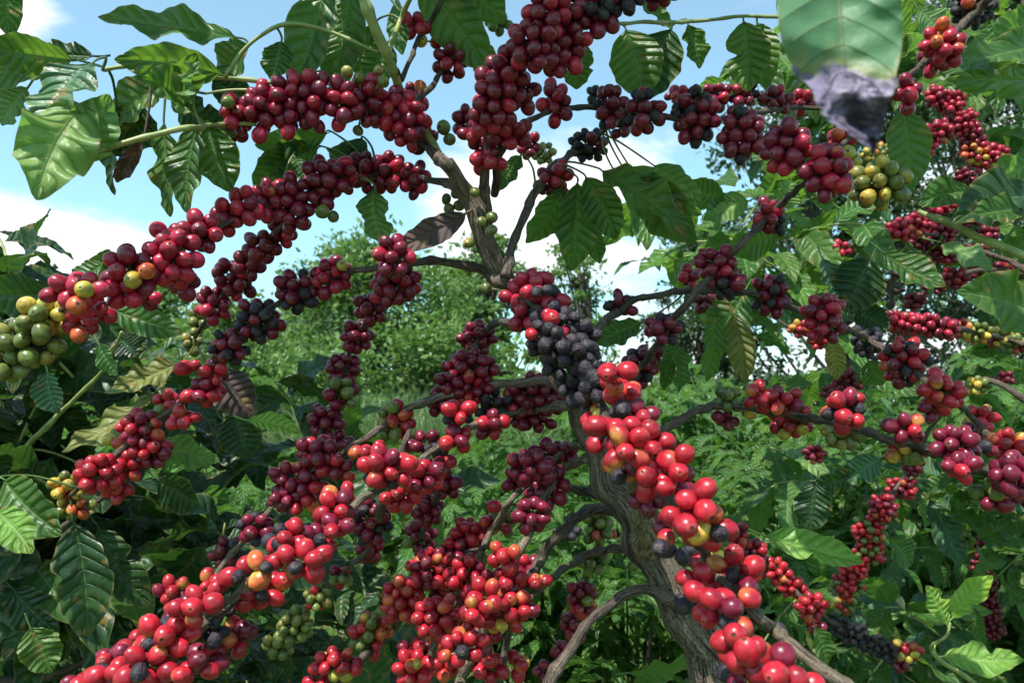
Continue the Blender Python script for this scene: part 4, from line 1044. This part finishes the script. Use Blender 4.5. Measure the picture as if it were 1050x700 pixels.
def shrub_mesh(seed, H=1.4, Rr=0.8, n=75):
    r = np.random.default_rng(seed)
    sp = [spray(r) for _ in range(5)]
    out = []
    for k in range(n):
        V, Q, U, T = sp[r.integers(5)]
        az = r.uniform(0, 2 * PI); el = r.uniform(-.3, 1.1)
        h = H * (0.25 + .62 * r.random() ** .7)
        rad = Rr * .45 * (1 - (h / H) ** 2 * .7) * r.uniform(.4, 1)
        S = r.uniform(.75, 1.15)
        ce, se = math.cos(el - .3), math.sin(el - .3)
        W = V * S
        W = np.stack([W[:, 0], W[:, 1] * ce - W[:, 2] * se, W[:, 1] * se + W[:, 2] * ce], 1)
        ca, sa = math.cos(az), math.sin(az)
        W = np.stack([W[:, 0] * ca - W[:, 1] * sa, W[:, 0] * sa + W[:, 1] * ca, W[:, 2]], 1)
        W = W + np.array([-sa * rad, ca * rad, h])
        out.append((W, Q, U, None))
    return merge(out)
SH = []
for k in range(3):
    mg = shrub_mesh(100 + k, 1.25 + .1 * k)
    e = empty('coffee_shrub', (0, 0, 0), 'x', 'shrub', 'young coffee shrubs filling the ground behind')
    f = build('foliage', mg[0], mg[1], M['shrub'], parent=e, uv=mg[2])
    out = []
    r = np.random.default_rng(k)
    for j in range(5):
        a = r.uniform(0, 6.28)
        C = catmull(np.array([[0.04 * math.cos(a), .04 * math.sin(a), -.02], [.12 * math.cos(a), .12 * math.sin(a), .5], [.3 * math.cos(a), .3 * math.sin(a), 1.05]]), 5)
        out.append(tube(C, np.linspace(.016, .006, len(C)), 7))
    mg = merge(out)
    s = build('stem', mg[0], mg[1], M['branch'], parent=e, uv=mg[2], tris=mg[3])
    SH.append((e, [f, s]))
SHRUBS = [  # photo x, distance, scale, height scale
 (640, 2.6, 1.0, .98), (820, 2.9, 1.05, 1.02), (990, 2.8, 1.0, 1.08), (470, 2.9, 1.0, .95), (330, 2.9, 1.0, .95), (1120, 3.0, 1.0, 1.1), (150, 3.1, 1.0, 1.0),
 (560, 4.0, 1.1, 1.06), (740, 4.2, 1.15, 1.10), (910, 4.2, 1.15, 1.14), (400, 4.1, .95, .8), (1070, 4.4, 1.1, 1.16), (250, 4.4, 1.1, 1.05),
 (520, 6.6, 1.1, .95), (640, 6.0, 1.2, 1.12), (790, 6.0, 1.2, 1.16), (300, 6.1, 1.2, 1.04), (950, 6.2, 1.2, 1.18), (120, 5.8, 1.2, 1.1),
 (270, 8.2, 1.3, 1.2), (540, 8.4, 1.3, 1.15), (650, 8.3, 1.3, 1.2), (800, 8.6, 1.3, 1.2), (440, 9.2, 1.3, 1.15), (350, 8.8, 1.3, 1.15),
]
WHERE = ['low centre, right of the bottom of the bare trunk', 'lower right, below the bright single leaf', 'lower right corner behind the pale young shoot', 'lower centre behind the bright bunches of cherries', 'lower left of centre under the shaded leaves',
 'far right edge of the nearest row', 'left edge, almost hidden by the dark foliage', 'centre, second row, just left of the trunk fork', 'second row, right of the trunk', 'second row, behind the hanging cherry string', 'second row, under the tall grass', 'second row at the right edge', 'second row at the left',
 'back row, centre', 'back row, right of the trunk', 'back row, right of centre under the dark trees', 'back row, beside the tall grass', 'back row at the far right', 'back row at the far left', 'farthest strip, below the bushy bright tree', 'farthest strip, just left of the coffee trunk', 'farthest strip, just right of the coffee trunk', 'farthest strip, below the dark trees', 'farthest strip, right of the tall grass', 'farthest strip, behind the tall grass']
for k, (x, d, s, hs) in enumerate(SHRUBS):
    src, kids = SH[k % 3]
    if k < 3: e = src; ks = kids
    else:
        e = src.copy(); COL.objects.link(e); ks = []
        for c in kids:
            q = c.copy(); COL.objects.link(q); q.parent = e; ks.append(q)
    g = P(x, 430, d)
    e.location = (g[0], g[1], 0)
    e.rotation_euler = (0, 0, rng.uniform(0, 6.28)); e.scale = (s, s, s * hs * (.86 if d > 3.5 else .92))
    e['label'] = 'bushy bright green coffee shrub in the ' + WHERE[k] if False else ('bright green coffee shrub, ' + WHERE[k])

# ================================================================= TREES FAR BEHIND
def tree_mesh(seed, H, R, nleaf, leaf, base=0.3, gap=0.5, nclump=40):
    """trunk + limbs, and a crown of many small leaf faces gathered in uneven clumps"""
    r = np.random.default_rng(seed)
    limbs = []
    tr = catmull(np.array([[0, 0, -.1], [.05 * H * r.normal() * .3, 0, H * .3], [.08 * H * r.normal() * .4, .02, H * .6], [0, 0, H * .88]]), 6)
    limbs.append(tube(tr, np.linspace(H * .018, H * .005, len(tr)), 10, ridge=.05))
    clumps = []
    for k in range(nclump):
        z = base * H + (1 - base) * H * r.random() ** .8
        f = (z / H - base) / (1 - base)
        rad = R * math.sqrt(max(.05, 1 - (2 * f - .85) ** 2 * .9)) * r.uniform(.25, 1.0)
        a = r.uniform(0, 2 * PI)
        c = np.array([rad * math.cos(a), rad * math.sin(a), z])
        clumps.append((c, R * r.uniform(.14, .30)))
        t0 = tr[min(len(tr) - 1, int(max(0.1, z / H - .22) * len(tr)))]
        C = catmull(np.array([t0, t0 * .5 + c * .5 + np.array([0, 0, -.04 * H]), c]), 4)
        limbs.append(tube(C, np.linspace(H * .006, H * .0014, len(C)), 5))
    per = nleaf // nclump
    Vs = []; 
    for c, cr in clumps:
        n = int(per * r.uniform(.6, 1.4))
        q = r.normal(size=(n, 3)); q /= np.linalg.norm(q, axis=1)[:, None]
        q *= (r.random(n) ** .45)[:, None] * cr * np.array([1.15, 1.15, .6])
        # leaves sit along little sprays, so they bunch
        q += np.round(q / (leaf * 3)) * leaf * .8
        p = c + q
        a = r.normal(size=(n, 3)) + np.array([0, 0, -.4]); a /= np.linalg.norm(a, axis=1)[:, None]
        b = np.cross(a, r.normal(size=(n, 3)) * .6 + np.array([0, 0, 1.0])); b /= np.linalg.norm(b, axis=1)[:, None] + 1e-9
        S = leaf * r.uniform(.6, 1.3, n)[:, None]
        nn = np.cross(a, b)
        v0 = p; v1 = p + a * S * .5 + b * S * .28 + nn * S * .08; v2 = p + a * S; v3 = p + a * S * .5 - b * S * .28 + nn * S * .08
        Vs.append(np.stack([v0, v1, v2, v3], 1).reshape(-1, 3))
    V = np.concatenate(Vs); Q = np.arange(len(V)).reshape(-1, 4)
    return (V, Q), merge(limbs)
TREES = [  # x of trunk, distance, height, radius, leaves, leaf size, material, base, label
 (385, 9.0, 3.45, 1.5, 15000, .085, 'tree1', .18, 'bright green leafy tree filling the gap left of the coffee trunk'),
 (460, 12.5, 4.0, 1.2, 16000, .09, 'tree1', .15, 'tall pale tree between the bushy bright tree and the coffee trunk'),
 (150, 12.5, 3.7, 1.3, 18000, .09, 'tree1', .15, 'leafy tree rising just right of the white cloud at far left'),
 (240, 11.0, 3.1, 1.6, 20000, .085, 'tree1', .15, 'leafy tree at left behind the strings of dark cherries'),
 (500, 11.5, 4.1, .85, 7000, .09, 'tree1', .3, 'light feathery tree standing right behind the coffee trunk fork'),
 (592, 9.5, 3.8, .6, 6000, .07, 'tree1', .25, 'slender light green tree just right of the bare coffee trunk'),
 (720, 10.0, 3.9, .9, 9000, .085, 'tree2', .2, 'dark tree with sky gaps right of centre'),
 (880, 9.0, 5.6, 2.0, 24000, .085, 'tree2', .12, 'dark fine leaved tree behind the right hand cherry strings'),
 (1040, 10.5, 7.5, 2.4, 34000, .10, 'tree2', .12, 'tall dark tree at the right edge'),
 (60, 12.0, 2.8, 2.0, 16000, .09, 'tree2', .15, 'dark round tree at the left edge below the white cloud'),
 (335, 16.5, 3.9, 2.3, 26000, .12, 'tree2', .1, 'dark tall tree mass rising behind the bright bushy one'),
 (320, 14.0, 3.2, 2.5, 20000, .12, 'tree2', .1, 'dark tree closing the view behind the bright one, toned as its shaded gaps'),  # dark leaves stand in for the shaded hollows of the bright crown
 (460, 16.0, 2.7, 1.6, 10000, .12, 'tree2', .1, 'low dark tree far behind the tall grass'),
]
for k, (x, d, H, R, n, lf, mt, bs, lab) in enumerate(TREES):
    (V, Q), lb = tree_mesh(200 + k, H, R, n, lf, bs, nclump=72)
    g = P(x, 430, d); org = np.array([g[0], g[1], 0.0])
    e = empty('shade_tree', org, lab, 'tree', 'trees closing the view behind the coffee')
    build('crown', V + org, Q, M[mt], parent=e, origin=org, smooth=False)
    build('trunk', lb[0] + org, lb[1], M['treebark'], parent=e, uv=lb[2], tris=lb[3], origin=org)

# ================================================================= GROUND AND GRASS
gx = np.linspace(-60, 60, 61); gy = np.linspace(-20, 300, 81)
XX, YY = np.meshgrid(gx * 5, gy, indexing='ij')
ZZ = 0.05 * np.sin(XX * .9) * np.cos(YY * .7) - 0.05
V = np.stack([XX, YY, ZZ], -1).reshape(-1, 3)
i, j = np.meshgrid(np.arange(60), np.arange(80), indexing='ij'); a0 = (i * 81 + j).ravel()
Q = np.stack([a0, a0 + 81, a0 + 82, a0 + 1], 1)
N = NT('ground_soil_grass')
geo = N.n('ShaderNodeNewGeometry').outputs['Position']
n1 = N.noise(geo, 1.5, 5, .6); n2 = N.noise(geo, 25, 4, .7)
c = N.mix(N.smooth(n1, .4, .6), (.055, .10, .03), (.10, .14, .045)); c = N.mix(N.smooth(n2, .5, .7, 0, .7), c, (.09, .06, .04))
b = N.n('ShaderNodeBsdfPrincipled'); N.l(c, b.inputs['Base Color']); b.inputs['Roughness'].default_value = .9
N.l(N.bump(n2, .04, 1), b.inputs['Normal']); N.l(b.outputs[0], N.out.inputs[0])
o = build('ground', V, Q, N.m); o['kind'] = 'structure'

r = np.random.default_rng(77)
def blades(n, xr, dr, h, w):
    Vs = []
    x = r.uniform(*xr, n); d = r.uniform(*dr, n)
    bx = (x - 525) / F * d
    p = np.stack([bx, d, np.zeros(n) - .05], 1)
    hh = h * r.uniform(.6, 1.15, n); az = r.uniform(0, 2 * PI, n); lean = r.uniform(.05, .5, n)
    dx = np.stack([np.cos(az), np.sin(az), np.zeros(n)], 1); sx = np.stack([-np.sin(az), np.cos(az), np.zeros(n)], 1) * w
    rows = []
    for t, ww in ((0, 1), (.35, 1), (.7, .7), (1, .05)):
        c = p + dx * (lean * t * t * hh)[:, None] + np.array([0, 0, 1.0]) * (hh * t * (1 - .12 * t))[:, None]
        rows.append(c - sx * ww); rows.append(c + sx * ww)
    V = np.stack(rows, 1)   # n, 8, 3
    base = (np.arange(n) * 8)[:, None]
    Q = np.concatenate([base + np.array([[0, 1, 3, 2]]) + 2 * k for k in range(3)], 0)
    return V.reshape(-1, 3), Q
V, Q = blades(8000, (335, 500), (5.0, 6.3), 1.75, .009)
o = build('tall_grass', V, Q, M['grassblade'], smooth=False); o['kind'] = 'stuff'
V, Q = blades(26000, (-150, 1200), (4.5, 14), .5, .012)
o = build('grass', V, Q, M['grassblade'], smooth=False); o['kind'] = 'stuff'

# ================================================================= SKY, SUN, CAMERA
SUN_DIR = norm(np.array([-0.28, -0.42, 0.86]))      # towards the sun
w = bpy.data.worlds.new('World'); SC.world = w; w.use_nodes = True
nt = w.node_tree; nt.nodes.clear()
def nn(t, **k):
    n = nt.nodes.new(t)
    for a, b in k.items(): setattr(n, a, b)
    return n
sky = nn('ShaderNodeTexSky', sky_type='NISHITA', sun_disc=False)
sky.sun_elevation = math.asin(SUN_DIR[2]); sky.sun_rotation = math.atan2(SUN_DIR[0], SUN_DIR[1])
sky.air_density = 1.0; sky.dust_density = 0.6; sky.ozone_density = 1.2
tc = nn('ShaderNodeTexCoord')
def mth(op, a, b=None, c=None):
    n = nn('ShaderNodeMath', operation=op)
    for i, v in enumerate((a, b, c)):
        if v is None: continue
        if isinstance(v, (int, float)): n.inputs[i].default_value = v
        else: nt.links.new(v, n.inputs[i])
    return n.outputs[0]
mp = nn('ShaderNodeMapping'); nt.links.new(tc.outputs['Generated'], mp.inputs[0]); mp.inputs['Scale'].default_value = (1, 1, 2.0)
nz = nn('ShaderNodeTexNoise'); nt.links.new(mp.outputs[0], nz.inputs['Vector']); nz.inputs['Scale'].default_value = 3.2; nz.inputs['Detail'].default_value = 8; nz.inputs['Roughness'].default_value = .58; nz.inputs['Distortion'].default_value = .35
val = mth('MULTIPLY', mth('SUBTRACT', nz.outputs[0], .5), 2.1)
# banks of cloud, each a direction in the sky and a spread
for (x, y, sp, amt) in ((50, 255, .10, .60), (0, 15, .075, .6), (150, 270, .07, .40), (120, 130, .10, -.5), (250, 60, .2, -.2), (520, 215, .09, .55), (640, 150, .07, .4), (680, 420, .12, .6), (330, 240, .08, -.2), (1300, 200, .3, .4)):
    d = norm(P(x, y, 1.0) - CAM)
    vm = nn('ShaderNodeVectorMath', operation='DISTANCE'); nt.links.new(tc.outputs['Generated'], vm.inputs[0]); vm.inputs[1].default_value = tuple(d)
    g = mth('EXPONENT', mth('MULTIPLY', mth('POWER', mth('DIVIDE', vm.outputs['Value'], sp), 2.0), -1.0))
    val = mth('ADD', val, mth('MULTIPLY', g, amt))
mr = nn('ShaderNodeMapRange', interpolation_type='SMOOTHSTEP'); nt.links.new(val, mr.inputs[0]); mr.inputs[1].default_value = .10; mr.inputs[2].default_value = .50; mr.inputs[3].default_value = .12
mx = nn('ShaderNodeMix', data_type='RGBA'); nt.links.new(mr.outputs[0], mx.inputs[0]); tn = nn('ShaderNodeMix', data_type='RGBA', blend_type='MULTIPLY'); tn.inputs[0].default_value = 1; nt.links.new(sky.outputs[0], tn.inputs[6]); tn.inputs[7].default_value = (1.35, 2.0, 1.8, 1); nt.links.new(tn.outputs[2], mx.inputs[6]); mx.inputs[7].default_value = (9.2, 9.4, 9.7, 1)
bg = nn('ShaderNodeBackground'); nt.links.new(mx.outputs[2], bg.inputs[0]); bg.inputs[1].default_value = 0.09
ow = nn('ShaderNodeOutputWorld'); nt.links.new(bg.outputs[0], ow.inputs[0])

sl = bpy.data.lights.new('sun', 'SUN'); sl.energy = 5.0; sl.angle = math.radians(.5); sl.color = (1, .97, .93)
so = bpy.data.objects.new('sun', sl); COL.objects.link(so)
so.rotation_euler = Vector([float(c) for c in SUN_DIR]).to_track_quat('Z', 'Y').to_euler()
so.location = (-3, -4, 9)

cd = bpy.data.cameras.new('camera'); cam = bpy.data.objects.new('camera', cd); COL.objects.link(cam)
cam.location = Vector(CAM); cam.rotation_euler = (PI / 2 + PITCH, 0, 0)
cd.sensor_width = 36; cd.lens = 36 * F / 1050; cd.clip_start = .02; cd.clip_end = 2000
cd.dof.use_dof = True; cd.dof.focus_distance = .78; cd.dof.aperture_fstop = 14
SC.camera = cam

SC.view_settings.view_transform = 'Standard'; SC.view_settings.look = 'None'
SC.view_settings.exposure = 0.66; SC.view_settings.gamma = 1; SC.view_settings.use_curve_mapping = False
SC.cycles.max_bounces = 6; SC.cycles.diffuse_bounces = 3; SC.cycles.glossy_bounces = 2; SC.cycles.transmission_bounces = 3; SC.cycles.transparent_max_bounces = 4
SC.cycles.use_denoising = True
SC.cycles.use_adaptive_sampling = True; SC.cycles.adaptive_threshold = 0.02
SC.cycles.sample_clamp_indirect = 6
